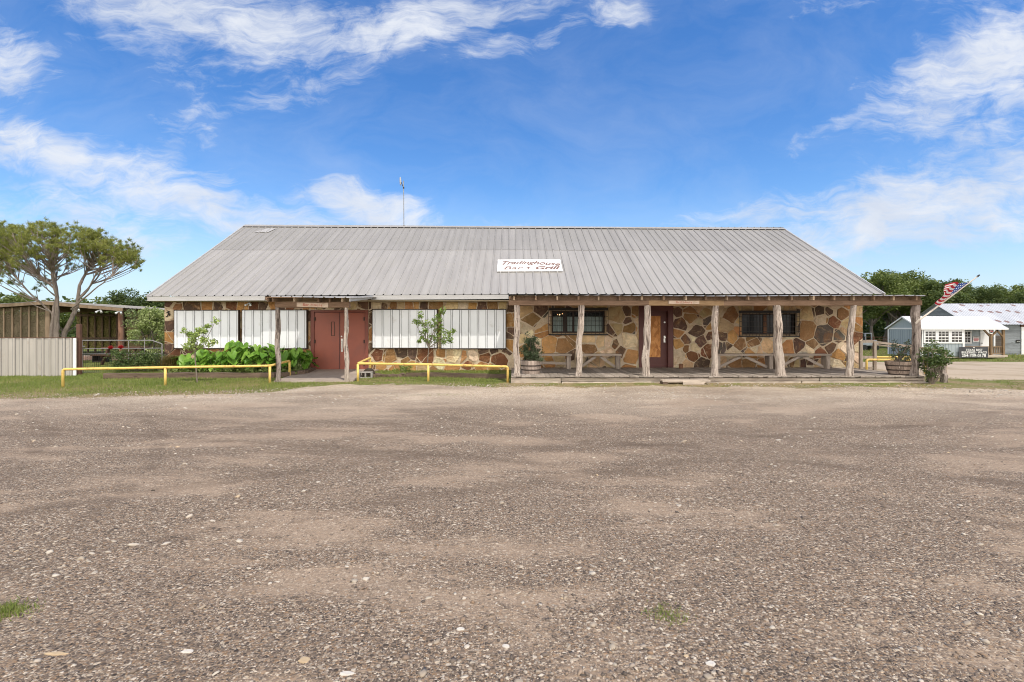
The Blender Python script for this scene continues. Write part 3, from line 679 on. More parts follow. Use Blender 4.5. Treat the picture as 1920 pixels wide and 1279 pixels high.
for i, (x, z, r, c) in enumerate(seeds):
    poly = [(max(X0, x - 1.1), max(Z0, z - 1.1)), (min(X1, x + 1.1), max(Z0, z - 1.1)), (min(X1, x + 1.1), min(Z1, z + 1.1)), (max(X0, x - 1.1), min(Z1, z + 1.1))]
    gap = rs.choice((.007, .010, .014, .020, .032))
    if c in 'TL': gap *= rs.uniform(.5, 1.0)
    for k, (x2, z2, r2, _c) in enumerate(seeds):
        if k == i: continue
        dx, dz = x2 - x, z2 - z; d = math.hypot(dx, dz)
        if d > 2.0: continue
        nx, nz = dx / d, dz / d
        off = (d * d + r * r - r2 * r2) / (2 * d)
        poly = clip(poly, nx, nz, x * nx + z * nz + off - gap)
        if len(poly) < 3: break
    if len(poly) < 3: continue
    pieces = [poly]
    for (a, b_, lo_, hi_) in OPEN:
        nxt = []
        for p in pieces:
            if max(q[0] for q in p) < a or min(q[0] for q in p) > b_ or max(q[1] for q in p) < lo_ or min(q[1] for q in p) > hi_: nxt.append(p); continue
            nxt.append(clip(p, 1, 0, a - .012)); nxt.append(clip(p, -1, 0, -b_ - .012))
            mid = clip(clip(p, 1, 0, b_ - .012), -1, 0, -a - .012) if len(p) > 2 else []
            if len(mid) > 2: nxt.append(clip(mid, 0, 1, lo_ - .012)); nxt.append(clip(mid, 0, -1, -hi_ - .012))
        pieces = [p for p in nxt if len(p) > 2]
    chips = []
    for p in list(pieces):
        # big slabs broken into angular shards
        if parea(p) > .16 and rs.random() < .42:
            px_, pz_ = sum(a for a, _ in p) / len(p) + rs.uniform(-.08, .08), sum(b_ for _, b_ in p) / len(p) + rs.uniform(-.08, .08)
            th = rs.uniform(0, 3.14); nx, nz = math.cos(th), math.sin(th); cut = px_ * nx + pz_ * nz
            a_, b2 = clip(p, nx, nz, cut - .012), clip(p, -nx, -nz, -cut - .012)
            if min(len(a_), len(b2)) > 2:
                pieces[pieces.index(p)] = a_
                if parea(b2) > .05: pieces.append(b2)
                else: chips.append(b2)
    for p in list(pieces):
        # masons' offcuts: corners knocked off, the gap left as mortar or filled with a chip
        if parea(p) < .03 or rs.random() < .22: continue
        q = p; px_, pz_ = sum(a for a, _ in p) / len(p), sum(b_ for _, b_ in p) / len(p)
        for _c in range(rs.choice((1, 1, 2))):
            vx_, vz_ = rs.choice(q); dx, dz = vx_ - px_, vz_ - pz_; d = math.hypot(dx, dz)
            if d < .08: continue
            th = rs.uniform(-.5, .5); nx, nz = (dx * math.cos(th) - dz * math.sin(th)) / d, (dx * math.sin(th) + dz * math.cos(th)) / d
            cut = px_ * nx + pz_ * nz + d * rs.uniform(.48, .80)
            off_ = clip(q, -nx, -nz, -cut - .022); q2 = clip(q, nx, nz, cut)
            if len(q2) > 2 and parea(q2) > .45 * parea(p):
                q = q2
                if len(off_) > 2 and parea(off_) > .004 and rs.random() < .55: chips.append(off_)
        pieces[pieces.index(p)] = q
    for p in pieces + chips:
        if parea(p) < .0035: continue
        q = ragged(p, .013 if parea(p) > .03 else .006)
        cx = sum(a for a, _ in q) / len(q); cz = sum(b_ for _, b_ in q) / len(q)
        f = 1 - min(.10, .009 / max(.05, math.sqrt(parea(p)) / 2)) - .02
        y = WY + rs.uniform(-.014, .004)
        base = CC[rs.choice('RDBODK') if p in chips else (c if rs.random() < .85 else rs.choice('LTLOTB'))]; k = rs.uniform(.80, 1.22); base = tuple(max(.01, v * k * rs.uniform(.94, 1.06)) for v in base)
        n = len(q)
        sl1, sl2 = rs.uniform(-.02, .02), rs.uniform(-.02, .02)
        ring0 = [(a, WY + .032, b_) for a, b_ in q]
        ring1 = [(cx + (a - cx) * (f + .05), y + .006, cz + (b_ - cz) * (f + .05)) for a, b_ in q]
        ring2 = [(cx + (a - cx) * f, y + (a - cx) * sl1 + (b_ - cz) * sl2, cz + (b_ - cz) * f) for a, b_ in q]
        # winding so that the face looks toward -y
        ar = sum(q[t][0] * q[(t + 1) % n][1] - q[(t + 1) % n][0] * q[t][1] for t in range(n))
        fs = []
        for o_ in (0, n): fs += [(o_ + t, o_ + (t + 1) % n, o_ + n + (t + 1) % n, o_ + n + t) for t in range(n)]
        fs.append(tuple(range(2 * n, 3 * n)))
        if ar < 0: fs = [tuple(reversed(f_)) for f_ in fs]
        wall_mb.add(ring0 + ring1 + ring2, fs, base, 0)
# mortar core with the openings left out
def core(x0, x1, z0, z1): wall_mb.box(x0, x1, WY + .012, WY + .30, z0, z1, mi=1)
core(X0, -7.12, -.5, Z1); core(-7.12, -5.08, 2.13, Z1); core(-5.08, 1.40, -.5, Z1); core(1.40, 3.28, -.5, 1.325); core(1.40, 3.28, 2.105, Z1)
core(3.28, 4.49, -.5, Z1); core(4.49, 5.70, 2.30, Z1); core(5.70, 8.13, -.5, Z1); core(8.13, 10.03, -.5, 1.265); core(8.13, 10.03, 2.015, Z1); core(10.03, X1, -.5, Z1)
wall_mb.build('front_wall', [M_STONE, M_MORTAR], house)
sw = MB()
for x0, x1 in ((X0, X0 + .3), (X1 - .3, X1)):
    sw.box(x0, x1, WY + .302, 31.1, -.5, Z1)
    sw.add([(x, y, z) for x in (x0 + .01, x1 - .01) for y, z in ((WY + .31, Z1), (31.1, Z1), (25.0, 5.95))], [(0, 1, 2), (5, 4, 3), (0, 3, 4, 1), (1, 4, 5, 2), (2, 5, 3, 0)])
sw.box(X0, X1, 31.102, 31.4, -.5, Z1)
sw.build('side_wall', M_MORTAR, house)

# --- roof
RX0, RX1 = -12.49, 12.73; RW = RX1 - RX0
EY, EZ, RY, RZ = 18.30, 2.585, 25.0, 6.215
def roof_adj(a, t): return (1 - t) * 0.085 * min(1.0, a * 1.9) + t * (0.075 - 0.15 * a) + 0.010 * math.sin(a * 23 + t * 5) * t * (1 - t) * 4
Vd = Vector((0, RY - EY, RZ - EZ)); RL = Vd.length; Vd.normalize(); Nd = Vector((0, -Vd.z, Vd.y))
def roof_pt(x, d, off=0.0):
    "point on the front slope at depth d"
    t = (d - EY) / (RY - EY); a = (x - RX0) / RW
    return Vector((x, EY, EZ)) + Vd * (RL * t) + Nd * (roof_adj(a, t) + off)
def slope(t0, t1, lift):
    mb = MB()
    P = Vector((RX0, EY, EZ)) + Vd * (RL * t0) + Nd * lift
    mb.sheet(P, (1, 0, 0), Vd, RW, RL * (t1 - t0), pitch=0.3052, h=0.034, sag=lambda a, t: roof_adj(a, t0 + (t1 - t0) * t), up=Nd)
    return mb
roof = slope(0, .595, 0).build('roof', M_ROOF, house)
slope(.585, 1.0, .010).build('upper_roof_sheets', M_ROOF2, house, label='slightly darker upper course of ribbed roof sheets')
bk = MB(); Vb = Vector((0, 6.7, -3.63)).normalized()
bk.sheet((RX1, RY, RZ), (-1, 0, 0), Vb, RW, RL, up=(0, .48, .88)); bk.build('back_roof_slope', M_ROOF, house)
rc = MB()
for k in range(12):
    xa, xb = RX0 + RW * k / 12, RX0 + RW * (k + 1) / 12 + (.03 if k < 11 else 0)
    pa = [roof_pt(xa, RY - .22, .056 + .0015 * (k % 2)), roof_pt(xa, RY, .06 + .0015 * (k % 2))]; pb = [roof_pt(xb, RY - .22, .056 + .0015 * (k % 2)), roof_pt(xb, RY, .06 + .0015 * (k % 2))]
    rc.quad(pa[0], pb[0], pb[1], pa[1]); ba, bb = pa[1] + Vector((0, .2, -.1)), pb[1] + Vector((0, .2, -.1)); rc.quad(pa[1], pb[1], bb, ba)
rc.build('ridge_cap', M_ROOF, house)
cl = MB()
for k in range(12):
    xa, xb = RX0 + RW * k / 12, RX0 + RW * (k + 1) / 12
    A = [roof_pt(x, RY - .20, o_) for x in (xa, xb) for o_ in (.012, .050)]; cl.quad(A[0], A[2], A[3], A[1]); B = [a_ + Vector((0, .03, .015)) for a_ in A]; cl.quad(B[2], B[0], B[1], B[3])
cl.build('ridge_closure', M_BLACK, house)
for x in (RX0 - .02, RX1 + .02):
    rk = MB()
    rk.bar(roof_pt(x, EY - .02, -.035), roof_pt(x, RY, -.035), .05, .15, up=Nd)
    rk.bar((x, RY + .01, RZ + (.03 if x < 0 else -.1)), (x, 31.7, 2.6), .05, .15, up=(0, .48, .88))
    rk.build('rake_trim', M_TRIM, house)
pt = MB(); c = [(480, 447), (507, 446), (513, 438), (497, 438)]
pt.add([roof_pt(wx(px, 24.3), 24.3 + (0.3 if py < 440 else -.15), .037) for px, py in c], [(0, 1, 2, 3)]); pt.build('roof_patch', M_PATCH, house)
def eave_z(x): return roof_pt(x, EY).z
for xa, xb in ((RX0, wx(497, EY)), (wx(697, EY), -.12)):
    fa = MB()
    za, zb = eave_z(xa), eave_z(xb)
    for y0, y1, t0, t1 in ((EY - .03, EY + .03, -.165, -.012), (EY - .075, EY - .03, -.165, -.145)):
        vs = [(x, y, z + t) for x, z in ((xa, za), (xb, zb)) for y in (y0, y1) for t in (t0, t1)]
        fa.add(vs, [(0, 1, 3, 2), (4, 6, 7, 5), (0, 4, 5, 1), (2, 3, 7, 6), (0, 2, 6, 4), (1, 5, 7, 3)])
    fa.build('eave_fascia', M_TRIM, house)
so = MB(); so.box(RX0, RX1, EY + .04, WY + .3, Z1 - .045, Z1 - .015); so.build('soffit', M_SOFFIT, house)
fb = MB(); fb.box(wx(497, EY) + .01, wx(697, EY) - .01, EY, EY + .04, Z1, Z1 + .10); fb.box(-.1, RX1, EY, EY + .04, Z1, Z1 + .12); fb.build('wooden_fascia', M_BEAM, house)

# --- shutters
def shutter(px0, px1, py0, py1, lab):
    D = WY - .09; x0, x1, z0, z1 = wx(px0, D), wx(px1, D), wz(py1, D), wz(py0, D)
    mb = MB(); mb.sheet((x0, D, z0), (1, 0, 0), (0, 0, 1), x1 - x0, z1 - z0, pitch=.308, h=.042, top=.026, base=.05, off=.05, up=(0, -1, 0), sag=lambda a, t: .003 * math.sin(a * 37))
    for k in range(8):
        cx = x0 + .20 + k * .30
        if cx < x1 - .05: mb.tube([(cx, D - .012, (z0 + z1) / 2 + .02), (cx, D + .005, (z0 + z1) / 2 + .02)], .011, 6)
    o = mb.build('shutter', M_SHUT, house, label=lab)
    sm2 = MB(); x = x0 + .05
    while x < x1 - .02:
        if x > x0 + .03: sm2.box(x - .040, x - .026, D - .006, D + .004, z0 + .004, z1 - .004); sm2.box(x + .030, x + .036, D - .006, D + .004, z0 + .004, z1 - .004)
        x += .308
    sm2.build('rib_shade', M_RIBSHADE, o)  # thin dark strips imitating the shade at each shutter rib
    fr = MB(); w = .028
    fr.box(x0 - w, x0, D - .03, WY + .01, z0 - w, z1 + w); fr.box(x1, x1 + w, D - .03, WY + .01, z0 - w, z1 + w)
    fr.box(x0, x1, D - .03, WY + .01, z1, z1 + w); fr.box(x0, x1, D - .03, WY + .01, z0 - w, z0)
    f = fr.build('shutter_frame', M_DARKTRIM, o)
    ed = MB(); ed.box(x0 + .004, x0 + .035, D - .036, D - .004, z0 + .01, z1 - .01); ed.build('edge_trim', M_SHUT, o); ed = MB(); ed.box(x1 - .035, x1 - .004, D - .036, D - .004, z0 + .01, z1 - .01)
    ed.build('edge_trim', M_SHUT, o)
shutter(328, 447, 582.5, 652.5, 'white ribbed metal shutter at the left corner'); shutter(455, 575, 582, 653, 'white ribbed metal shutter left of the double door')
shutter(699, 819, 581, 652, 'white ribbed metal shutter right of the double door'); shutter(828, 948, 581, 653, 'white ribbed metal shutter beside the porch')

# --- double door
fr = MB(); fr.box(-7.12, -7.0, WY - .02, WY + .2, -.02, 2.13); fr.box(-5.20, -5.08, WY - .02, WY + .2, -.02, 2.13); fr.box(-7.0, -5.20, WY - .02, WY + .2, 2.05, 2.13)
fr.build('double_door_frame', M_DOORFR, house)
for x0, x1, hx in ((-6.995, -6.098, -6.97), (-6.088, -5.205, -5.23)):
    lf = MB(); lf.box(x0, x1, WY + .01, WY + .055, 0.0, 2.045)
    d = lf.build('door', M_DOOR, house, bevel=.004, label='red brown door leaf with a narrow slot panel' if x0 < -6.5 else 'red brown door leaf with a steel handle plate')
    hg = MB()
    for z in (.22, 1.02, 1.82): hg = MB(); hg.box(hx - .018, hx + .018, WY - .024, WY + .008, z - .06, z + .06); hg.build('hinge', M_DARKTRIM, d)
    if x0 < -6.5:
        sp = MB()
        for a in ((-6.40, -6.385, 1.22, 1.72), (-6.285, -6.27, 1.22, 1.72), (-6.385, -6.285, 1.705, 1.72), (-6.385, -6.285, 1.22, 1.235)): sp.box(a[0], a[1], WY + .0, WY + .014, a[2], a[3])
        sp.build('slot_panel', M_DARKTRIM, d)
        lb = MB(); lb.box(-6.112, -6.094, WY - .0, WY + .012, 0.0, 2.045); lb.build('astragal', M_MAROON, d)
    else:
        hp = MB(); hp.box(-6.05, -5.985, WY - .004, WY + .012, .66, 1.12); hp.tube([(-6.018, WY, 1.04), (-6.018, WY - .055, 1.02), (-6.018, WY - .055, .76), (-6.018, WY, .74)], .011, 8)
        hp.tube([(-6.03, WY + .012, 1.20), (-6.03, WY - .012, 1.20)], .026, 12)
        hp.build('handle', M_STEEL, d)

# --- porch door
fr = MB(); fr.box(4.49, 4.67, WY - .035, WY + .22, .02, 2.30); fr.box(5.52, 5.70, WY - .035, WY + .22, .02, 2.30); fr.box(4.67, 5.52, WY - .035, WY + .22, 2.10, 2.30); fr.box(4.67, 5.52, WY + .02, WY + .22, .02, .12)
fr.build('porch_door_frame', M_MAROON, house)
lf = MB(); lf.box(4.672, 5.518, WY + .13, WY + .175, .122, 2.098); d = lf.build('door', M_MAROON, house, label='maroon porch door with a raw chipboard panel')
pn = MB(); pn.box(4.83, 5.285, WY + .115, WY + .132, .46, 1.93); pn.build('chipboard_panel', M_OSB, d)
kn = MB(); kn.tube([(5.43, WY + .13, 1.16), (5.43, WY + .06, 1.16)], [.028, .032], 12); kn.box(5.40, 5.46, WY + .122, WY + .13, .98, 1.22); db = MB(); db.tube([(5.43, WY + .13, 1.70), (5.43, WY + .10, 1.70)], .03, 12); db.build('deadbolt', M_STEEL, d); kn.tube([(5.43, WY + .12, 1.0), (5.43, WY + .07, 1.0)], .02, 10)
kn.build('handle', M_STEEL, d)

# --- barred windows
m, g, b = new_mat('window_glass'); M_GLASS = m                      # clear pane with a film of dust
b.inputs['Base Color'].default_value = (.10, .11, .11, 1); b.inputs['Roughness'].default_value = .1; b.inputs['Specular IOR Level'].default_value = .2
tr = g.n('ShaderNodeBsdfTransparent', {'Color': (.86, .9, .88, 1)}).outputs[0]
m.node_tree.links.new(g.n('ShaderNodeMixShader', {0: .12, 1: tr, 2: b.outputs[0]}).outputs[0], m.node_tree.nodes['Material Output'].inputs[0])
M_DARKPANE = pmat('dark_window_pane', (.010, .011, .013), (.022, .023, .026), 2.5, .12, spec=.18)
M_CURT = pmat('pale_blind', (0.82, 0.85, 0.87), (0.62, 0.66, 0.67), 6, 0.9, stretch=(6, 1, .4))
M_WOODFR = pmat('orange_brown_wood', (0.20, 0.085, 0.035), (0.13, 0.055, 0.024), 6, 0.6, stretch=(4, 4, .7))
M_SILL = pmat('tan_sill', (0.36, 0.26, 0.16), (0.27, 0.19, 0.11), 6, 0.8)
me_, g_, b_e = new_mat('lit_bulb'); M_BULB = me_
b_e.inputs['Emission Color'].default_value = (1.0, .60, .26, 1); b_e.inputs['Emission Strength'].default_value = 1.6
def barred(x0, x1, z0, z1, lab, lit):
    y = WY + .16
    fr = MB(); w = .05
    fr.box(x0, x0 + w, y - .03, y + .03, z0, z1); fr.box(x1 - w, x1, y - .03, y + .03, z0, z1); fr.box(x0 + w, x1 - w, y - .03, y + .03, z1 - w, z1); fr.box(x0 + w, x1 - w, y - .03, y + .03, z0, z0 + w)
    xm = (x0 + x1) / 2 + (-.03 if lit else .0)
    if lit: fr.box(xm - .16, xm - .10, y - .025, y + .025, z0 + w, z1 - w); fr.box(x0 + .42, x0 + .55, y - .02, y + .02, z0 + w, z1 - w)
    win = fr.build('window', M_DARKTRIM, house, label=lab)
    gp = MB(); gp.box(x0 + w, x1 - w, y - .004, y + .004, z0 + w, z1 - w); gp.build('pane', M_GLASS if lit else M_DARKPANE, win)
    if not lit:
        ml = MB(); ml.box(xm - .13, xm + .0, y - .05, y + .04, z0 + w, z1 - w); ml.build('mullion', M_WOODFR, win)
    sl = MB(); sl.box(x0 - .06, x1 + .06, WY - .05, y - .031, z0 - .055, z0); sl.box(x0 - .06, x0, WY - .012, y - .031, z0, z1); sl.box(x1, x1 + .06, WY - .012, y - .031, z0, z1); sl.build('sill', M_SILL, win)
    gb = MB(); r = .008; yb = WY - .07
    a, b2, c, d_ = x0 - .11, x1 + .11, z0 - .06, z1 + .05
    gb.box(a, b2, yb - .02, yb + .02, c - .022, c + .022); gb.box(a, b2, yb - .025, yb + .05, d_ - .04, d_ + .045)
    nv = 14 if lit else 18
    for k in range(nv + 1):
        x = a + (b2 - a) * k / nv
        gb.tube([(x, yb, c), (x, yb, d_)], r, 6)
    for k in range(1, 4 if lit else 5):
        z = c + (d_ - c) * (.20 + .17 * k if lit else .2 * k)
        gb.bar((a, yb - .003, z), (b2, yb - .003, z), .02, .018)
    for x in (a + .02, b2 - .02):
        for z in (c, d_): gb.bar((x, yb, z), (x, WY + .02, z), .03, .03)
    gb.build('security_grille', M_BLACK, win)
    rm = MB(); X_, Y_ = (x0 - .8, x1 + .8), (WY + .32, WY + 2.6)
    rm.quad((X_[0], Y_[1], .2), (X_[1], Y_[1], .2), (X_[1], Y_[1], 2.44), (X_[0], Y_[1], 2.44))
    for x in X_: rm.quad((x, Y_[0], .2), (x, Y_[1], .2), (x, Y_[1], 2.44), (x, Y_[0], 2.44))
    for z in (.2, 2.44): rm.quad((X_[0], Y_[0], z), (X_[1], Y_[0], z), (X_[1], Y_[1], z), (X_[0], Y_[1], z))
    rm.build('room', M_DARKROOM, win)
    if lit:
        bl = MB(); n = 60; yb2 = y + .045
        vs = []; xs_ = [x0 + .03 + (x1 - x0 - .06) * k / n for k in range(n + 1)]
        for x in xs_:
            o_ = .014 * math.sin(x * 55); vs += [(x, yb2 + o_, z0 - .02), (x, yb2 + o_, z1 - .19)]
        bl.add(vs, [(2 * k, 2 * k + 2, 2 * k + 3, 2 * k + 1) for k in range(n) if not (0.40 < xs_[k] - x0 < .56)])
        bl.build('curtain', M_CURT, win)
        for x, z, r_ in ((x0 + .22, z1 - .125, .018), (x0 + .30, z1 - .13, .026), (x0 + .40, z1 - .10, .016)):
            lb = MB(); lb.tube([(x, y + .02, z - r_), (x, y + .02, z - r_ * .4), (x, y + .02, z + r_ * .5), (x, y + .02, z + r_)], [r_ * .4, r_, r_ * .9, r_ * .3], 10)
            lb.build('bulb', M_BULB, win)
barred(1.40, 3.28, 1.325, 2.105, 'barred window with pale curtains and lit lamps inside', True)
barred(8.13, 10.03, 1.265, 2.015, 'dark barred window with an orange wood mullion', False)
# floodlight under the eave
def floodlight(px, py, D, parent=None, label=None):
    x, z = wx(px, D), wz(py, D)
    k = 1.6 if D > 25 else 1.0; mb = MB(); mb.tube([(x, D + .12, z), (x, D + .02, z)], .03 * k, 10)
    for s in (-1, 1): mb.tube([(x + s * .02 * k, D + .02, z), (x + s * .07 * k, D - .04, z - .04 * k), (x + s * .09 * k, D - .09, z - .07 * k)], [.012 * k, .026 * k, .036 * k], 10)
    return mb.build('floodlight', M_SHUT, parent)
fl = floodlight(467, 569, WY - .16); tag(fl, 'small white twin floodlight under the left eave between shutters', 'lamp'); set_loc(fl, (wx(467, WY - .16), WY, wz(569, WY)))
# iron letters on the left pier
mb = MB(); y = WY - .035
def stroke(pts): mb.tube([(wx(a, y), y, wz(b_, y)) for a, b_ in pts], .02, 6)
stroke([(313, 583), (317, 584), (315.5, 589), (314, 593), (311.5, 594)]); stroke([(316.5, 588), (318.5, 590), (317.5, 592)]); stroke([(312.5, 586), (316, 586)])
o = mb.build('iron_ornament', M_BLACK); tag(o, 'small black iron letter ornament on the stone pier at the far left', 'ornament'); set_loc(o, (wx(315, y), y, wz(589, y)))

# roof sign
sg = thing('roof_sign', roof_pt(.66, 20.5, .05), 'white board sign with red brown script lettering lying on the roof', 'sign')
M_WHITE = pmat('white_sign_paint', (0.80, 0.79, 0.77), (0.74, 0.73, 0.71), 5, 0.5)
M_RUSTL = pmat('red_brown_letter_paint', (0.15, 0.08, 0.065), (0.22, 0.13, 0.105), 8, 0.6)
bd = MB(); c0, c1 = roof_pt(wx(932, 20.04), 20.04, .036), roof_pt(wx(1055, 20.04), 20.04, .036)
cv = Vd * 1.20; vs = [c0, c1, c1 + cv, c0 + cv]; vs += [p + Nd * .02 for p in vs]
bd.add(vs, [(3, 2, 1, 0), (4, 5, 6, 7), (0, 1, 5, 4), (1, 2, 6, 5), (2, 3, 7, 6), (3, 0, 4, 7)]); bd.build('board', M_WHITE, sg)
cen = (c0 + c1) / 2 + cv * .5; Us = (c1 - c0).normalized(); Ns = Us.cross(Vd).normalized(); cen += Ns * .025
Ms = Matrix(((Us.x, Vd.x, Ns.x, cen.x), (Us.y, Vd.y, Ns.y, cen.y), (Us.z, Vd.z, Ns.z, cen.z), (0, 0, 0, 1)))
def arc(dy, k, tilt=0.0): return lambda p: Vector((p.x, p.y + dy - k * p.x * p.x + tilt * p.x, p.z))
lettering('Tradinghouse', .52, Ms, M_RUSTL, 'lettering', sg, shear=.45, bold=.007, sx=.80, curve=arc(.25, .10, -.055))
lettering('Bar', .42, Ms, M_RUSTL, 'lettering', sg, shear=.3, bold=0.0, sx=1.0, curve=lambda p: Vector((p.x * 1.25 - .66, p.y - .30, p.z)))
lettering('Grill', .40, Ms, M_RUSTL, 'lettering', sg, shear=.3, bold=.012, sx=1.0, curve=lambda p: Vector((p.x * 1.25 + .62, p.y - .30, p.z)))
sm_ = MB(); vs = [(math.cos(math.pi / 2 + k * math.pi / 4) * (.15 if k % 2 == 0 else .05) - .05, math.sin(math.pi / 2 + k * math.pi / 4) * (.13 if k % 2 == 0 else .045) - .29, .003) for k in range(8)]
sm_.add([Ms @ Vector(p) for p in vs], [tuple(range(8))]); sm_.build('star', M_RUSTL, sg)

# antenna mast behind the ridge
an = thing('antenna_mast', (-5.07, RY + .02, RZ), 'thin metal antenna mast with a small pale dish on the roof ridge', 'antenna')
M_GALV = pmat('galvanised_pipe', (0.30, 0.31, 0.32), (0.20, 0.21, 0.22), 10, 0.45, metal=0.5)
zt = wz(339, RY)
mb = MB(); mb.tube([(-5.07, RY + .02, RZ - .05), (-5.085, RY + .02, zt - .3), (-5.09, RY + .02, zt)], .019, 8); mb.build('mast', M_GALV, an)
mb = MB(); mb.cyl((-5.083, RY + .02), .034, .034, zt - .36, zt - .30, 10); mb.bar((-5.083, RY + .02, zt - .33), (-5.2, RY + .02, zt - .06), .03, .03); mb.build('bracket', M_BLACK, an)
mb = MB(); mb.cyl((-5.07, RY + .02), .05, .05, RZ - .02, RZ + .10, 10); mb.build('base_collar', M_BLACK, an)
mb = MB(); a, b_ = -5.23, zt - .02
mb.tube([(a - .005, RY, b_ - .2), (a, RY, b_ - .12), (a, RY, b_ + .04), (a - .01, RY, b_ + .15), (a - .01, RY, b_ + .2)], [.012, .035, .042, .03, .012], 10); mb.build('dish', M_TRIM, an, smooth=True)
# ------------------------------------------------------------------ front porch
porch = thing('porch', (6, 15.6, -.1), 'long timber porch with bleached log posts and a tin roof', 'porch')
PY0, PY1 = 15.52, 18.83
dk = MB(); x = -.02; k = 0
while x < 12.02:
    w = R.uniform(.128, .142); o_ = R.uniform(-.04, .03)
    dk.box(x, min(x + w, 12.04), PY0 + o_, PY1, .062 + R.uniform(-.003, .003), .104 + R.uniform(-.004, .004)); x += w + .008
dk.build('deck', M_DECK, porch)
jo = MB(); jo.box(0, 12, 15.75, 18.8, -.5, .055); jo.build('deck_shade_base', M_TIMBER, porch)  # solid dark filler, its colour standing in for shade below the boards
for (a, b_, z0, z1, y) in ((-.03, 1.43, -.18, .030, 15.59), (1.45, 5.19, -.050, .032, 15.61), (5.215, 8.99, -.045, .030, 15.61), (1.46, 4.39, -.18, -.066, 15.57), (4.415, 8.44, -.18, -.062, 15.58), (9.02, 12.05, -.040, .030, 15.61), (8.47, 12.07, -.19, -.058, 15.56), (11.3, 12.12, -.19, -.08, 15.47)):
    mb = MB(); mb.box(a, b_, y, y + .045 + (0.06 if a == 11.3 else 0), z0, z1, j=.006); mb.build('rim_board', M_RIM, porch)
mb = MB(); mb.box(12.03, 12.07, 15.6, 18.8, -.3, .06); mb.build('rim_board', M_RIM, porch)
def log_post(pxb, pxt, wpx_b, wpx_t, D, zb, zt, mat, seed, parent, knob=0.35, name='post'):
    rr = random.Random(seed)
    a, b_ = Vector((wx(pxb, D), D, zb)), Vector((wx(pxt, D), D, zt))
    n = 22; k = 18
    r0, r1 = wpx_b / F * D / 2, wpx_t / F * D / 2
    ph = rr.uniform(0, 6); vs = []
    lob = [(rr.uniform(.05, .13), rr.randint(2, 5), rr.uniform(0, 6.28), rr.uniform(-1.2, 1.2)) for _ in range(4)]
    kn = [(rr.uniform(.1, .9), rr.uniform(0, 6.28), rr.uniform(.1, .3) * knob) for _ in range(7)]
    for i in range(n):
        t = i / (n - 1)
        p = a.lerp(b_, t) + Vector((.018 * math.sin(t * 5 + ph) + .010 * math.sin(t * 14 + ph * 2), .02 * math.sin(t * 4 + ph * 3), 0)) * (1 + knob) * math.sin(math.pi * min(1, t * 1.05)) ** .5
        r = (r0 + (r1 - r0) * t) * (1 + .05 * math.sin(t * 17 + ph) + (.18 * (1 - t / .08) if t < .08 else 0))
        for j in range(k):
            th = 2 * math.pi * j / k
            q = 1 + sum(A * math.cos(m_ * th + o_ + tw * t * 4) for A, m_, o_, tw in lob) + sum(h * math.exp(-((t - tt) / .05) ** 2 - (((th - ta + math.pi) % (2 * math.pi) - math.pi) / .6) ** 2) for tt, ta, h in kn) + rr.uniform(-.035, .035)
            vs.append(p + Vector((math.cos(th), math.sin(th), 0)) * r * q)
    mb = MB(); mb.add(vs, [(i * k + j, i * k + (j + 1) % k, (i + 1) * k + (j + 1) % k, (i + 1) * k + j) for i in range(n - 1) for j in range(k)] + [tuple(range(k - 1, -1, -1)), tuple((n - 1) * k + j for j in range(k))])
    o = mb.build(name, mat, parent, smooth=False)
    return o
PD = 15.68
for i, (pb, pt_, wb, wt) in enumerate(((969, 969, 11.5, 11), (1085, 1091, 11, 10.5), (1211, 1214, 13.5, 11), (1339, 1342.5, 12, 10), (1464, 1456, 15, 13.5), (1591, 1601, 11, 11.5), (1714.5, 1717, 13, 12))):
    log_post(pb, pt_, wb, wt, PD, .10, wz(572.5, PD), M_POST if i != 6 else M_POSTD, 40 + i, porch, .35)
# beam in lengths, rafters on it
BZ0, BZ1 = wz(573, 15.62), wz(563.5, 15.62)
for a, b_, mt in ((-.10, 4.0, M_BEAM), (4.005, 6.2, M_BEAMT), (6.205, 9.3, M_BEAM), (9.305, 12.0, M_BEAM)):
    mb = MB(); mb.box(a, b_, 15.60, 15.76, BZ0 + R.uniform(-.006, .006), BZ1 + R.uniform(-.004, .004), j=.004); mb.build('beam', mt, porch)
zf, zb = 2.435, 2.555
def proof(y): return zf + (zb - zf) * (y - 15.40) / (18.34 - 15.40)
x = .06; i = 0
while x < 12.0:
    mb = MB(); dl = R.uniform(-.05, .07)
    mb.bar((x, 15.47 + dl, proof(15.47) - .075), (x + R.uniform(-.01, .01), 18.25, proof(18.25) - .075), .042 + .012 * (i % 3 == 0), .118)
    mb.build('rafter', M_RAFTL if i % 2 == 0 else M_RAFT, porch); x += .615 + R.uniform(-.03, .03); i += 1
mb = MB(); mb.box(-.02, 12.0, 15.66, 15.70, BZ1 + .004, proof(15.7) - .016); mb.box(-.02, 12.0, 17.0, 17.05, 2.30, 2.36); mb.build('purlin', M_RAFT, porch)
mb = MB(); mb.sheet((-.05, 15.40, zf), (1, 0, 0), (0, 18.34 - 15.40, zb - zf), 12.09, 2.943, pitch=.303, h=.028, off=.17, up=(0, -.04, 1), sag=lambda a, t: .012 * math.sin(a * 9) * (1 - t) - .018 * a * (1 - t) + .004 * math.sin(a * 61))
mb.build('tin_roof', M_PORCHTIN, porch)
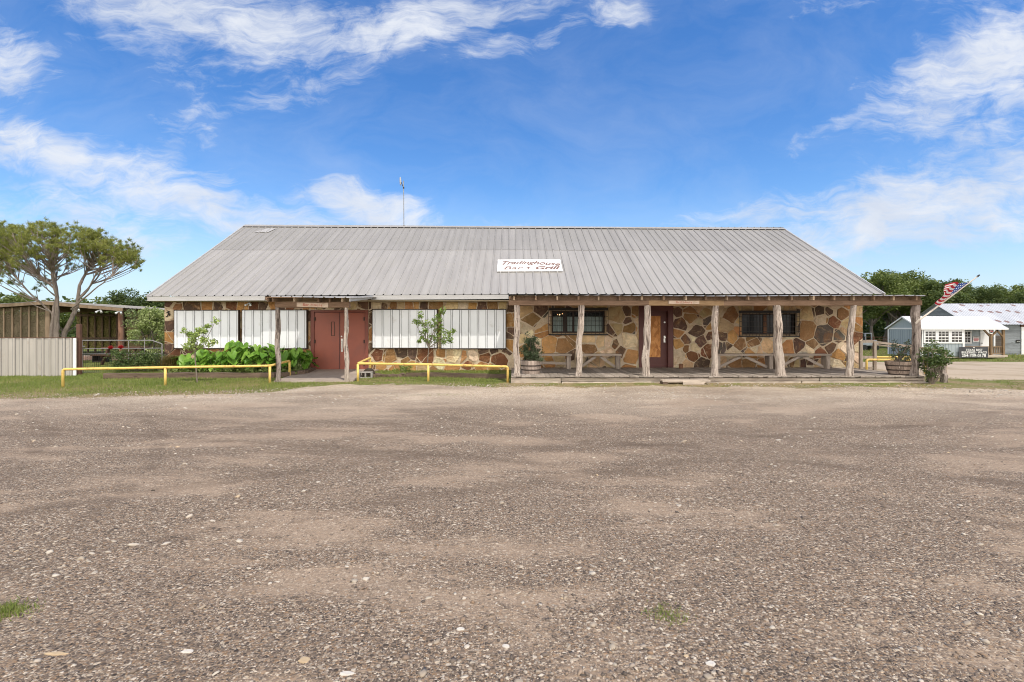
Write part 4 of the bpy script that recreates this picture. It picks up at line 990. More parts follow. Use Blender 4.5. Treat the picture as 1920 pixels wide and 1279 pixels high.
# railing at the right end and ramp rails
mb = MB(); D = 18.2
for px in (1614, 1640): mb.box(wx(px, D) - .045, wx(px, D) + .045, D - .045, D + .045, .06, 1.06)
for z in (1.04, .50, .13): mb.box(wx(1614, D) + .046, wx(1640, D) - .046, D - .02, D + .02, z - .045, z + .045)
mb.build('railing', M_BENCHV, porch)
mb = MB(); xa, xb = wx(1641, D) + .03, wx(1776, D)
for za, zb_ in ((1.02, .70), (.93, .62)): mb.bar((xa, D, za), (xb, D, zb_), .05, .075 if za > 1 else .04)
mb.bar((xb - .08, D, -.3), (xb - .08, D, .72), .09, .09); mb.bar((wx(1712, D), D + .05, -.3), (wx(1712, D), D + .05, .93), .09, .09); mb.build('ramp_rail', M_BENCH, porch)
# loose timber step
st_ = thing('timber_step', (4.95, 15.3, -.12), 'loose grey timber step lying before the porch door', 'step')
mb = MB(); mb.box(wx(1241, 15.3), wx(1330, 15.3), 15.22, 15.50, -.03, .015, j=.008); mb.build('tread', M_RIM, st_)
mb = MB(); mb.box(wx(1241, 15.3), wx(1250, 15.3), 15.20, 15.5, -.14, -.032, j=.006); mb.build('end_block', M_TIMBER, st_)
mb = MB(); mb.box(wx(1279, 15.3), wx(1319, 15.3), 15.21, 15.25, -.15, -.032, j=.006); mb.build('riser', M_RIM, st_)

# ------------------------------------------------------------------ canopy over the double door
can = thing('entrance_canopy', (-5.9, 15.8, -.1), 'small tin canopy on two crooked log posts over the double door', 'canopy')
CD = 15.85
log_post(521.5, 520.5, 9, 7.5, CD, -.16, wz(576, CD), M_POSTD, 71, can, .7); log_post(651, 649, 9, 6.5, CD, -.16, wz(576, CD), M_POST, 73, can, .8)
mb = MB(); mb.box(wx(517, CD), wx(656, CD), CD - .07, CD + .07, wz(577, CD), wz(566, CD), j=.006); mb.build('beam', M_BEAM, can)
czf, czb = 2.40, 2.56
def cro(y): return czf + (czb - czf) * (y - 15.38) / (18.34 - 15.38)
for i, px in enumerate((512, 521, 560, 601, 622, 648)):
    x = wx(px, CD); mb = MB(); mb.bar((x, 15.50 + (.15 if i in (3, 4) else 0), cro(15.5) - .085), (x, 18.25, cro(18.25) - .075), .045, .12); mb.build('rafter', M_RAFTL if i in (2, 5) else M_RAFT, can)
mb = MB(); mb.sheet((wx(498, 15.4), 15.38, czf), (1, 0, 0), (0, 18.34 - 15.38, czb - czf), wx(659, 15.4) - wx(498, 15.4), 2.964, pitch=.31, h=.028, off=.14, up=(0, -.05, 1), sag=lambda a, t: -.035 * a * (1 - t)); mb.build('tin_roof', M_PORCHTIN, can)
mb = MB(); mb.bar((-4.69, 15.42, 2.325), (-4.78, 18.25, 2.56), .03, .12); mb.build('side_fascia', M_TRIM, can)

# ------------------------------------------------------------------ hours signs
M_PALEW = pmat('pale_painted_wood', (0.58, 0.47, 0.37), (0.48, 0.37, 0.28), 8, 0.8, stretch=(.5, 1, 4), dirt=(.36, .26, .18), dscale=5)
M_REDL = pmat('faded_red_letters', (0.34, 0.035, 0.018), (0.38, 0.07, 0.04), 20, 0.7)
def hours_sign(txt, px0, px1, py0, py1, D, label, tilt):
    x0, x1, z0, z1 = wx(px0, D), wx(px1, D), wz(py1, D), wz(py0, D)
    c = Vector(((x0 + x1) / 2, D, (z0 + z1) / 2)); t = thing('hours_sign', c, label, 'sign', 'opening hours signs')
    Mx = Matrix.Translation(c) @ Matrix.Rotation(tilt, 4, 'Y') @ Matrix.Rotation(math.radians(90), 4, 'X')
    w, h = (x1 - x0) / 2, (z1 - z0) / 2
    mb = MB(); mb.box(-w, w, -h, h, -.012, .012, M=Mx); mb.build('board', M_PALEW, t)
    lettering(txt, h * 1.9, Mx @ Matrix.Translation((0, 0, .0135)), M_REDL, 'lettering', t, bold=0.0, sx=1.02, spacing=1.12)
hours_sign('Bar Hours', 556.5, 615.5, 568, 576, CD - .09, 'pale wooden board with red letters hanging from the canopy beam', math.radians(1.6))
hours_sign('Grill Hours', 1253.5, 1311, 564, 570, 15.57, 'pale wooden board with red letters nailed to the long porch beam', math.radians(.4))

# ------------------------------------------------------------------ benches
def bench(px0, px1, D, label, style, tilt=0.0):
    x0, x1 = wx(px0, D), wx(px1, D); xc = (x0 + x1) / 2
    t = thing('wooden_bench', (xc, D, .1), label, 'bench', 'rough benches on the porch')
    zt = wz(663.5, D - .1)
    mb = MB(); mb.box(x0, x1, D - .20, D - .005, zt - .065, zt, j=.006); mb.box(x0 + .02, x1 - .01, D + .005, D + .18, zt - .065, zt - .004, j=.006); mb.build('seat', M_BENCH, t)
    for x in (x0 + .10, x1 - .10):
        mb = MB(); mb.box(x - .06, x + .07, D - .17, D - .01, .105, zt - .067, j=.006); mb.box(x - .055, x + .065, D + .0, D + .15, .105, zt - .067, j=.006); mb.build('leg', M_BENCHV, t)
    mb = MB()
    if style == 'stretcher':
        mb.bar((x0 + .16, D - .05, .30), (x1 - .16, D - .05, .285), .04, .075); mb.bar((x0 + .2, D + .08, zt - .1), (x0 + .45, D + .08, .32), .04, .06)
    else:
        mb.bar((x0 + .17, D - .02, .155), (xc - .08, D - .02, zt - .10), .09, .04, up=(0, 1, 0)); mb.bar((x1 - .17, D - .02, .155), (xc + .08, D - .02, zt - .10), .09, .04, up=(0, 1, 0))
    mb.build('brace', M_BENCH, t)
bench(992, 1071, 18.3, 'grey plank bench with a low stretcher behind the leftmost planter', 'stretcher'); bench(1079, 1163, 18.35, 'grey plank bench with crossed braces under the window with pale curtains', 'brace')
bench(1338, 1447, 18.3, 'grey plank bench under the left half of the dark window', 'brace'); bench(1451, 1553, 18.3, 'grey plank bench under the dark window, nearest the right end', 'brace')

# rusty can beside the porch door
M_RUSTCAN = pmat('rusty_can', (0.13, 0.06, 0.03), (0.20, 0.09, 0.045), 12, 0.7)
x, y = wx(1276.5, 18.4), 18.4
mb = MB(); mb.tube([(x, y, .106), (x, y, .12), (x, y, .25), (x, y, .262), (x, y, .255), (x, y, .13)], [.068, .07, .07, .074, .064, .06], 20); o = mb.build('can', M_RUSTCAN); tag(o, 'rusty brown metal can on the deck beside the porch door', 'can'); set_loc(o, (x, y, .105))

# ------------------------------------------------------------------ half-barrel planters
M_STAVE = wood_mat('barrel_staves', (0.30, 0.235, 0.195), (0.175, 0.13, 0.105), (0.11, 0.078, 0.06), 4, 2, island=.22)
M_STAVEP = wood_mat('pale_barrel_staves', (0.40, 0.33, 0.285), (0.25, 0.195, 0.16), (0.16, 0.12, 0.095), 4, 2, island=.2)
M_HOOP = pmat('barrel_hoop', (0.05, 0.04, 0.036), (0.085, 0.06, 0.05), 12, 0.6, metal=.3)
M_POTSOIL = pmat('potting_soil', (0.05, 0.036, 0.026), (0.09, 0.07, 0.05), 20, 0.95, .5)
def barrel(x, y, r0, r1, h, z, label, mat, hoops):
    t = thing('barrel_planter', (x, y, z), label, 'planter', 'half barrel planters on the porch')
    mb = MB(); n = 20
    def rad(f): return r0 + (r1 - r0) * f + .015 * math.sin(math.pi * f)
    for k in range(n):
        a0, a1 = 2 * math.pi * (k + .03) / n, 2 * math.pi * (k + .97) / n; vs = []
        for f in (0, .35, .7, 1):
            rr_ = rad(f) + R.uniform(-.002, .002)
            for a, q in ((a0, rr_), (a1, rr_), (a1, rr_ - .028), (a0, rr_ - .028)): vs.append((x + math.cos(a) * q, y + math.sin(a) * q, z + h * f))
        fs = [(4 * i + j, 4 * i + (j + 1) % 4, 4 * i + 4 + (j + 1) % 4, 4 * i + 4 + j) for i in range(3) for j in range(4)] + [(3, 2, 1, 0), (12, 13, 14, 15)]
        mb.add(vs, fs)
    mb.build('tub', mat, t)
    for f in hoops:
        hb = MB(); vs = []
        for f2 in (f - .045, f + .045):
            for k in range(32):
                a = 2 * math.pi * k / 32; q = rad(f2) + .005; vs.append((x + math.cos(a) * q, y + math.sin(a) * q, z + h * f2))
        hb.add(vs, [(k, (k + 1) % 32, 32 + (k + 1) % 32, 32 + k) for k in range(32)]); hb.build('hoop', M_HOOP, t)
    sb = MB(); sb.add([(x + math.cos(k / 24 * 6.283) * (r1 - .035), y + math.sin(k / 24 * 6.283) * (r1 - .035), z + h * .88 + R.uniform(0, .02)) for k in range(24)], [tuple(range(24))]); sb.build('soil', M_POTSOIL, t)
BL = (wx(995.5, 16.35), 16.35); BR = (wx(1686.5, 15.98), 15.98)
barrel(BL[0], BL[1], .26, .325, .405, .105, 'pale half barrel planter with an evergreen at the left end of the porch', M_STAVEP, (.30, .62))
barrel(BR[0], BR[1], .27, .375, .40, .105, 'brown half barrel planter by the corner post at the right end of the porch', M_STAVE, (.03, .36, .70))

# ------------------------------------------------------------------ walk, rails, timbers, block
M_CONC = pmat('worn_concrete', (0.36, 0.30, 0.25), (0.29, 0.235, 0.195), 5, 0.9, .3, 40, dirt=(0.42, 0.36, 0.30), dscale=1.1)
V = []; ys_ = np.linspace(15.78, 18.86, 14); xs_ = np.linspace(-7.06, -4.72, 10)
for y in ys_:
    for x in xs_: V.append((x, y + (.05 * math.sin(x * 5) if y < 15.8 else 0), tz(x, y) + .035))
n = len(xs_); mb = MB(); mb.add(V, [(j * n + i, j * n + i + 1, (j + 1) * n + i + 1, (j + 1) * n + i) for j in range(len(ys_) - 1) for i in range(n - 1)])
k = len(mb.v)
fr_row = V[:n]; mb.add(fr_row + [(x, y - .004, z - .09) for x, y, z in fr_row], [(i + 1, i, n + i, n + i + 1) for i in range(n - 1)])
for side in (0, n - 1):
    col_ = [V[j * n + side] for j in range(len(ys_))]; m_ = len(col_); mb.add(col_ + [(x, y, z - .09) for x, y, z in col_], [(i, i + 1, m_ + i + 1, m_ + i) for i in range(m_ - 1)])
o = mb.build('path', M_CONC); tag(o, 'short concrete walk leading to the red brown double door', 'path', kind='structure')
M_YEL = pmat('yellow_pipe_paint', (0.74, 0.53, 0.16), (0.66, 0.45, 0.12), 6, 0.5, dirt=(0.40, 0.22, 0.09), dscale=6, dlo=.56, dhi=.66)
def elbow(a, b_, c, r=.07, n=5):
    a, b_, c = Vector(a), Vector(b_), Vector(c); p, q = b_ + (a - b_).normalized() * r, b_ + (c - b_).normalized() * r
    return [p * (1 - t) ** 2 + b_ * 2 * t * (1 - t) + q * t * t for t in [i / n for i in range(n + 1)]]
def pipe_rail(pts, posts, label, ends=True):
    "pts: top line in the world; posts: where a post goes down"
    t = thing('pipe_rail', (pts[0][0], pts[0][1], tz(pts[0][0], pts[0][1])), label, 'pipe rail', 'yellow pipe rails')
    path = []
    P = [Vector(p) for p in pts]
    first = P[0] - Vector((0, 0, P[0].z - tz(P[0].x, P[0].y) + .05)); last = P[-1] - Vector((0, 0, P[-1].z - tz(P[-1].x, P[-1].y) + .05))
    full = [first] + P + [last]; path = [first]
    for i in range(1, len(full) - 1): path += elbow(full[i - 1], full[i], full[i + 1])
    path.append(last)
    mb = MB(); mb.tube(path, .036, 12); mb.build('rail', M_YEL, t, smooth=True)
    for p in posts:
        p = Vector(p); mb = MB(); mb.tube([(p.x, p.y, tz(p.x, p.y) - .05), (p.x, p.y, p.z - .02)], .036, 12); mb.build('post', M_YEL, t, smooth=True)
def rp(px, py, D): return (wx(px, D), D, wz(py, D))
a1, a2, a3, a4 = rp(118, 692.5, 14.62), rp(310, 689, 15.0), rp(506, 686, 15.6), rp(543, 676.5, 17.0)
pipe_rail([a1, a2, a3, a4], [a2, a3], 'longest yellow pipe rail, on the lawn before the leafy bed')
b1, b2, b3, b4 = rp(694, 671, 17.3), rp(671, 681.5, 15.9), rp(803, 683.5, 15.85), rp(952, 687.5, 15.75)
pipe_rail([b1, b2, b3, b4], [b2, b3], 'yellow pipe rail between the concrete walk and the porch')
c1, c2 = rp(1625, 674.5, 17.9), rp(1735, 674.5, 18.1)
pipe_rail([c1, c2], [], 'yellow pipe rail half hidden behind the right end of the porch')
c1, c2 = (c1[0] - .1, 18.9, c1[2] + .04), (c2[0] + .3, 19.0, c2[2] + .04)
pipe_rail([c1, c2], [], 'rear yellow pipe rail behind the right end of the porch')
def timber(px0, px1, D0, D1, h, label, rough=.012):
    a, b_ = Vector((wx(px0, D0), D0, 0)), Vector((wx(px1, D1), D1, 0)); n = 14; vs = []
    d = (b_ - a).normalized(); nrm = Vector((-d.y, d.x, 0)) * .09
    for i in range(n):
        p = a.lerp(b_, i / (n - 1)); z = tz(p.x, p.y)
        for s, q in ((-1, -.05), (1, -.05), (1, h), (-1, h)): vs.append(p + nrm * s + Vector((R.uniform(-rough, rough), R.uniform(-rough, rough), z + q + R.uniform(-rough, rough))))
    mb = MB(); mb.add(vs, [(4 * i + j, 4 * i + 4 + j, 4 * i + 4 + (j + 1) % 4, 4 * i + (j + 1) % 4) for i in range(n - 1) for j in range(4)] + [(0, 1, 2, 3), (4 * n - 1, 4 * n - 2, 4 * n - 3, 4 * n - 4)])
    o = mb.build('landscape_timber', M_TIMBER); tag(o, label, 'timber', 'landscape timbers edging the beds'); set_loc(o, (a.x, a.y, tz(a.x, a.y)))
timber(197, 516, 16.55, 16.7, .155, 'long dark timber edging the bed of broad leaves')
timber(519, 570, 16.7, 17.5, .14, 'short dark timber running from the left canopy post toward the door')
timber(572, 588, 17.55, 18.6, .12, 'stub of timber along the left side of the concrete walk')
timber(698, 760, 16.75, 16.9, .10, 'rough crumbling timber beside the grey concrete block', .03); timber(762, 952, 16.9, 16.6, .13, 'dark timber along the wall beneath the shutters right of the door')
M_BLOCK = pmat('grey_concrete_block', (0.40, 0.38, 0.35), (0.32, 0.30, 0.28), 25, 0.95, .5)
x, y, z = wx(672.5, 16.5), 16.5, tz(-4.6, 16.5)
mb = MB(); x0, x1, h = x, x + .40, .19
mb.box(x0, x1, y, y + .035, z, z + .03)
mb = MB(); mb.box(x0, x1, y, y + .19, z, z + .03); mb.box(x0, x1, y, y + .19, z + .165, z + .195)
for xa in (x0, x0 + .183, x0 + .367): mb.box(xa, xa + .033, y, y + .19, z + .0305, z + .1645)
o = mb.build('concrete_block', M_BLOCK, bevel=.004); tag(o, 'grey two hole concrete block on its side by the yellow rail', 'block'); set_loc(o, (x, y, z))
mb = MB(); n = 10; vs = []
for zz, q in ((0, 1), (.1, 1.05), (.2, .75), (.25, .35)):
    for k in range(n): a = k / n * 6.283; vs.append((x + .2 + math.cos(a) * .2 * q * R.uniform(.85, 1.1), y + .42 + math.sin(a) * .14 * q, z + .03 + zz))
mb.add(vs, [(i * n + k, i * n + (k + 1) % n, (i + 1) * n + (k + 1) % n, (i + 1) * n + k) for i in range(3) for k in range(n)] + [tuple(range(3 * n, 4 * n))])
o = mb.build('rock', M_CLOD); tag(o, 'dark rounded rock sitting behind the grey concrete block', 'rock'); set_loc(o, (x + .2, y + .42, z))
lp = log_post(1768, 1766, 11, 12, 15.75, tz(12.7, 15.75) - .05, .48, M_POSTD, 90, None, .3, 'log_stump'); tag(lp, 'short weathered log post beside the shrub at the right end of the porch', 'post'); set_loc(lp, (wx(1768, 15.75), 15.75, tz(12.7, 15.75)))
# ------------------------------------------------------------------ foliage generators
def leaf_quads(C, size, aspect=.5, up=0.35, fold=.25):
    "one folded leaf (two triangles on a spine) at each centre; C (n,3), size (n,)"
    n = len(C)
    d = NR.normal(0, 1, (n, 3)); d[:, 2] = d[:, 2] * .6 - .1; d /= np.linalg.norm(d, axis=1)[:, None]
    nn = NR.normal(0, 1, (n, 3)); nn[:, 2] = np.abs(nn[:, 2]) + up
    s = np.cross(d, nn); s /= np.linalg.norm(s, axis=1)[:, None] + 1e-9
    nn = np.cross(s, d)
    L = size[:, None]; w = L * aspect * .5
    a = C - d * L * .5; b = C + d * L * .5; l_ = C + s * w + nn * w * fold; r_ = C - s * w + nn * w * fold
    V = np.stack([a, r_, b, l_], 1).reshape(-1, 3)
    k = np.arange(n) * 4
    Fc = np.concatenate([np.stack([k, k + 1, k + 2], 1), np.stack([k, k + 2, k + 3], 1)])
    return V, Fc
def clumps(centers, rad, per, flat=.75, shell=.35):
    out = []
    for c, r in zip(centers, rad):
        m_ = int(per * R.uniform(.7, 1.3)); v = NR.normal(0, 1, (m_, 3)); v /= np.linalg.norm(v, axis=1)[:, None]
        q = NR.uniform(shell, 1, m_) ** .6
        v = v * q[:, None] * r * NR.uniform(.75, 1.15, (m_, 1)); v[:, 2] *= flat
        out.append(v + np.array(c))
    return np.concatenate(out)
M_BARK = wood_mat('grey_bark', (0.22, 0.19, 0.165), (0.11, 0.092, 0.08), (0.06, 0.05, 0.042), 5, 2, bump=1.0)
M_PBARK = wood_mat('pine_bark', (0.30, 0.25, 0.215), (0.165, 0.13, 0.108), (0.09, 0.07, 0.058), 5, 2, bump=1.0)
M_OAK = leaf_mat('oak_leaves', [(0, (0.048, 0.072, 0.022)), (.45, (0.135, 0.178, 0.05)), (.8, (0.25, 0.295, 0.10)), (1, (0.40, 0.44, 0.21))], .45, .35)
M_OAKD = leaf_mat('dark_oak_leaves', [(0, (0.032, 0.054, 0.019)), (.5, (0.078, 0.114, 0.036)), (1, (0.20, 0.24, 0.09))], .5, .3)
M_YGREEN = leaf_mat('yellow_green_leaves', [(0, (0.06, 0.09, 0.018)), (.5, (0.13, 0.175, 0.04)), (1, (0.25, 0.28, 0.08))], .6, .35)
M_BRIGHT = leaf_mat('bright_bush_leaves', [(0, (0.09, 0.15, 0.04)), (.35, (0.33, 0.41, 0.14)), (1, (0.62, 0.68, 0.38))], 1.6, .4)
M_NEEDLE = leaf_mat('pine_needles', [(0, (0.15, 0.175, 0.04)), (.5, (0.31, 0.33, 0.085)), (.85, (0.45, 0.45, 0.14)), (1, (0.52, 0.48, 0.20))], .8, .45)
M_EAR = leaf_mat('elephant_ear_leaves', [(0, (0.055, 0.135, 0.016)), (.35, (0.12, 0.265, 0.03)), (.7, (0.23, 0.42, 0.06)), (.92, (0.36, 0.52, 0.11)), (1, (0.44, 0.47, 0.08))], 2.5, .35, .35)
M_SAP1 = leaf_mat('pale_sapling_leaves', [(0, (0.17, 0.25, 0.06)), (.5, (0.37, 0.48, 0.14)), (1, (0.60, 0.68, 0.32))], 2, .3)
M_SAP2 = leaf_mat('green_sapling_leaves', [(0, (0.10, 0.17, 0.035)), (.5, (0.23, 0.33, 0.08)), (1, (0.45, 0.55, 0.20))], 2, .3)
M_ROSE = leaf_mat('rose_leaves', [(0, (0.030, 0.058, 0.018)), (.5, (0.085, 0.130, 0.040)), (.85, (0.18, 0.225, 0.085)), (1, (0.38, 0.41, 0.22))], 2, .25)
M_DKSHRUB = leaf_mat('dark_shrub_leaves', [(0, (0.030, 0.048, 0.026)), (.5, (0.075, 0.105, 0.055)), (.85, (0.16, 0.20, 0.115)), (1, (0.36, 0.39, 0.27))], 3, .15)
M_RUSTGR = leaf_mat('rusty_ornamental_grass', [(0, (0.07, 0.075, 0.02)), (.5, (0.17, 0.12, 0.045)), (1, (0.30, 0.20, 0.09))], 3, .2)
M_PETAL = pmat('red_rose_petals', (0.42, 0.012, 0.02), (0.28, 0.006, 0.014), 20, .6)
M_STALK = pmat('green_stalk', (0.16, 0.23, 0.06), (0.12, 0.17, 0.05), 12, .6)
M_TWIG = pmat('grey_twig', (0.22, 0.185, 0.145), (0.15, 0.12, 0.095), 15, .85)

def branch(mb, a, b_, r0, r1, wob_=.08, n=6, sides=7):
    a, b_ = Vector(a), Vector(b_); L = (b_ - a).length
    ph = [R.uniform(0, 6) for _ in range(3)]; pts = []
    for i in range(n):
        t = i / (n - 1); k = math.sin(math.pi * t) * wob_ * L
        pts.append(a.lerp(b_, t) + Vector((math.sin(t * 5 + ph[0]) * k, math.sin(t * 4 + ph[1]) * k, math.sin(t * 3 + ph[2]) * k * .5)))
    mb.tube(pts, [r0 + (r1 - r0) * (i / (n - 1)) for i in range(n)], sides, jit=.06)
    return pts
def make_tree(H, cw, kind_mat, label, lean=0.0, base=.30, nclump=46, per=120, leaf=.24, trunk_r=.16, crown_flat=.8, name='oak_tree', stems=1, group=None):
    t = thing(name, (0, 0, 0), label, 'tree', group)
    tb = MB(); cz = H * (base + (1 - base) * .52); rz_ = H * (1 - base) * .52
    cs = []; rad = []
    for i in range(nclump):
        v = Vector((R.gauss(0, 1), R.gauss(0, 1), R.gauss(0, 1))).normalized(); q = R.uniform(.35, 1.0) ** .5 * R.uniform(.75, 1.05)
        if v.z < -.3: q *= .8
        cs.append((v.x * q * cw * .86 + lean * .5, v.y * q * cw * .86, cz + v.z * q * rz_ * .86)); rad.append(R.uniform(.16, .27) * cw)
    for s in range(stems):
        o_ = Vector((R.uniform(-.3, .3) * (s > 0), R.uniform(-.3, .3) * (s > 0), 0))
        fork = Vector((lean * .3, 0, H * base * R.uniform(.85, 1.05))) + o_ * 2
        branch(tb, o_ + Vector((0, 0, -.25)), fork, trunk_r * 1.25, trunk_r * .75, .05, 6, 9)
        for c in R.sample(cs, 9): branch(tb, fork, Vector(c), trunk_r * .5, .02, .10, 6, 6)
    tb.build('trunk', M_BARK, t)
    C = clumps(cs, rad, per, crown_flat)
    V, Fc = leaf_quads(C, NR.uniform(.65, 1.3, len(C)) * leaf, .62)
    np_mesh('crown', V, Fc, kind_mat, t)
    return t
# ---- right-hand woodland: four grown trees, copied
protos = [make_tree(7.6, 3.5, M_OAK, 'x', base=.28, nclump=58, per=250, leaf=.205), make_tree(6.9, 3.1, M_OAKD, 'x', base=.30, nclump=52, per=250, leaf=.20, lean=.6),
          make_tree(7.1, 3.7, M_OAK, 'x', base=.24, nclump=60, per=250, leaf=.20, lean=-.4, stems=2), make_tree(6.6, 3.2, M_OAKD, 'x', base=.26, nclump=54, per=250, leaf=.205, stems=2)]
spots = []  # (px, D, top py)
for px, D, top, k in ((1592, 47, 512, 1), (1634, 50, 498, 0), (1684, 51, 500, 2), (1736, 50, 514, 1), (1786, 54, 527, 0), (1838, 52, 533, 3), (1884, 54, 527, 2), (1764, 56, 520, 1), (1816, 56, 528, 3), (1934, 50, 544, 1), (1982, 52, 535, 0),
                      (1606, 60, 520, 3), (1660, 62, 508, 1), (1712, 61, 512, 0), (1762, 63, 520, 2), (1812, 64, 536, 1), (1862, 62, 535, 0), (1910, 64, 540, 3), (1958, 62, 545, 2)):
    spots.append((px, D, top, k))
used = set(); front = sorted(s for s in spots if s[1] < 57); back = sorted(s for s in spots if s[1] >= 57)
H0 = [7.6, 6.9, 7.1, 6.6]
for row, nm in ((front, 'front'), (back, 'back')):
    for i, (px, D, top, k) in enumerate(row):
        x = wx(px, D); z = tz(x, D); H = wz(top, D) - z; s = H / (H0[k] * 1.04)
        lab = '%s oak from the left in the %s row of woodland behind the sheds' % (ORD[i], nm)
        if nm == 'front' and px == 1634: lab = 'tallest oak in the front row, just right of the stone building roof'
        sc = (s * R.uniform(.98, 1.12), s * 1.05, s); rz = R.uniform(0, 6.28)
        if k not in used: used.add(k); o = protos[k]; o.location = (x, D, z); o.rotation_euler = (0, 0, rz); o.scale = sc; o['label'] = lab
        else: o = dup(protos[k], (x, D, z), rz, sc, lab)
        o['group'] = 'oaks of the woodland behind the sheds'
# underbrush closing the wood
xs_ = NR.uniform(30, 75, 15000); ys_ = NR.uniform(64, 74, 15000); hh = NR.uniform(0, 1, 15000) ** 1.1 * (3.6 + .8 * np.sin(xs_ * .7) + .5 * np.sin(xs_ * 1.9))
C = np.stack([xs_, ys_, hh - .5], 1); V, Fc = leaf_quads(C, NR.uniform(.35, .7, len(C)), .7)
o = np_mesh('undergrowth', V, Fc, M_OAKD); tag(o, 'dark undergrowth closing the woodland behind the oak trunks', 'undergrowth', kind='stuff')
# ---- far woodland closing the horizon on both sides
xs_ = np.concatenate([NR.uniform(-260, -26, 26000), NR.uniform(28, 260, 26000)]); ys_ = NR.uniform(88, 104, 52000)
top_ = 6.2 + 1.5 * np.sin(xs_ * .21 + 1) + 1.0 * np.sin(xs_ * .53) + .7 * np.sin(xs_ * 1.3 + 2)
C = np.stack([xs_, ys_, NR.uniform(0, 1, 52000) ** .9 * top_ - .8], 1); V, Fc = leaf_quads(C, NR.uniform(.6, 1.15, len(C)), .7)
o = np_mesh('far_woodland', V, Fc, M_OAKD); tag(o, 'far belt of woodland along the horizon', 'woodland', kind='stuff')
# ---- left background
def plant_tree(px, D, top, **kw):
    x = wx(px, D); z = tz(x, D); o = make_tree(wz(top, D) - z, **kw); o.location = (x, D, z); return o
plant_tree(262, 40, 533, cw=2.6, kind_mat=M_OAKD, label='dark green tree beside the left end of the stone building', base=.12, nclump=60, per=272, leaf=0.164, name='dark_tree')
plant_tree(322, 44, 540, cw=2.4, kind_mat=M_OAKD, label='dark tree mostly hidden behind the roof corner at left', base=.12, nclump=40, per=208, leaf=0.179, name='dark_tree')
plant_tree(178, 47, 550, cw=2.3, kind_mat=M_YGREEN, label='yellow green tree rising behind the open pavilion', base=.15, nclump=40, per=150, leaf=.2, name='light_tree')
plant_tree(118, 52, 556, cw=2.6, kind_mat=M_OAK, label='green tree behind the pavilion roof peak', base=.15, nclump=36, per=208, leaf=0.195, name='background_tree')
plant_tree(28, 58, 545, cw=3.0, kind_mat=M_OAK, label='grey green tree far off at the left edge behind the pavilion', base=.15, nclump=44, per=224, leaf=0.203, name='background_tree')
plant_tree(-38, 55, 540, cw=3.2, kind_mat=M_OAK, label='leafy tree cut by the left edge of the photo', base=.15, nclump=40, per=192, leaf=0.211, name='background_tree')
plant_tree(216, 56, 553, cw=3.0, kind_mat=M_OAKD, label='dark tree between the yellow green tree and the dark green tree', base=.10, nclump=40, per=192, leaf=0.218, name='background_tree')
xs_ = NR.uniform(-62, -22, 9000); ys_ = NR.uniform(58, 66, 9000); C = np.stack([xs_, ys_, NR.uniform(0, 1, 9000) ** 1.1 * 3.0 - .4], 1); V, Fc = leaf_quads(C, NR.uniform(.35, .7, len(C)), .7)
o = np_mesh('undergrowth', V, Fc, M_OAKD); tag(o, 'dark undergrowth behind the pavilion at the left', 'undergrowth', kind='stuff')
# bright bush behind the gate
bx, by = wx(283, 25.5), 25.5
b_ = thing('bush', (bx, by, tz(bx, by)), 'bright pale green bush between the gate and the stone building', 'bush')
cs = [(bx + R.gauss(0, .48), by + R.gauss(0, .5), .2 + R.uniform(0, 1) ** .8 * 2.15) for _ in range(60)]
C = clumps(cs, [R.uniform(.22, .4) for _ in cs], 130); V, Fc = leaf_quads(C, NR.uniform(.06, .14, len(C)), .55); np_mesh('foliage', V, Fc, M_BRIGHT, b_)
mb = MB()
for c in cs[:14]: branch(mb, (bx + R.uniform(-.2, .2), by, -.15), c, .035, .008)
mb.build('stem', M_BARK, b_)
bx, by = wx(250, 37.5), 37.5
b_ = thing('bush', (bx, by, tz(bx, by)), 'darker bush behind the gate next to the brown pavilion post', 'bush')
cs = [(bx + R.gauss(0, .7), by + R.gauss(0, .4), .1 + R.uniform(0, 1) * 2.3) for _ in range(46)]
C = clumps(cs, [R.uniform(.25, .42) for _ in cs], 120); V, Fc = leaf_quads(C, NR.uniform(.07, .14, len(C)), .55); np_mesh('foliage', V, Fc, M_OAK, b_)
mb = MB()
for c in cs[:10]: branch(mb, (bx, by, -.15), c, .03, .008)
mb.build('stem', M_BARK, b_)

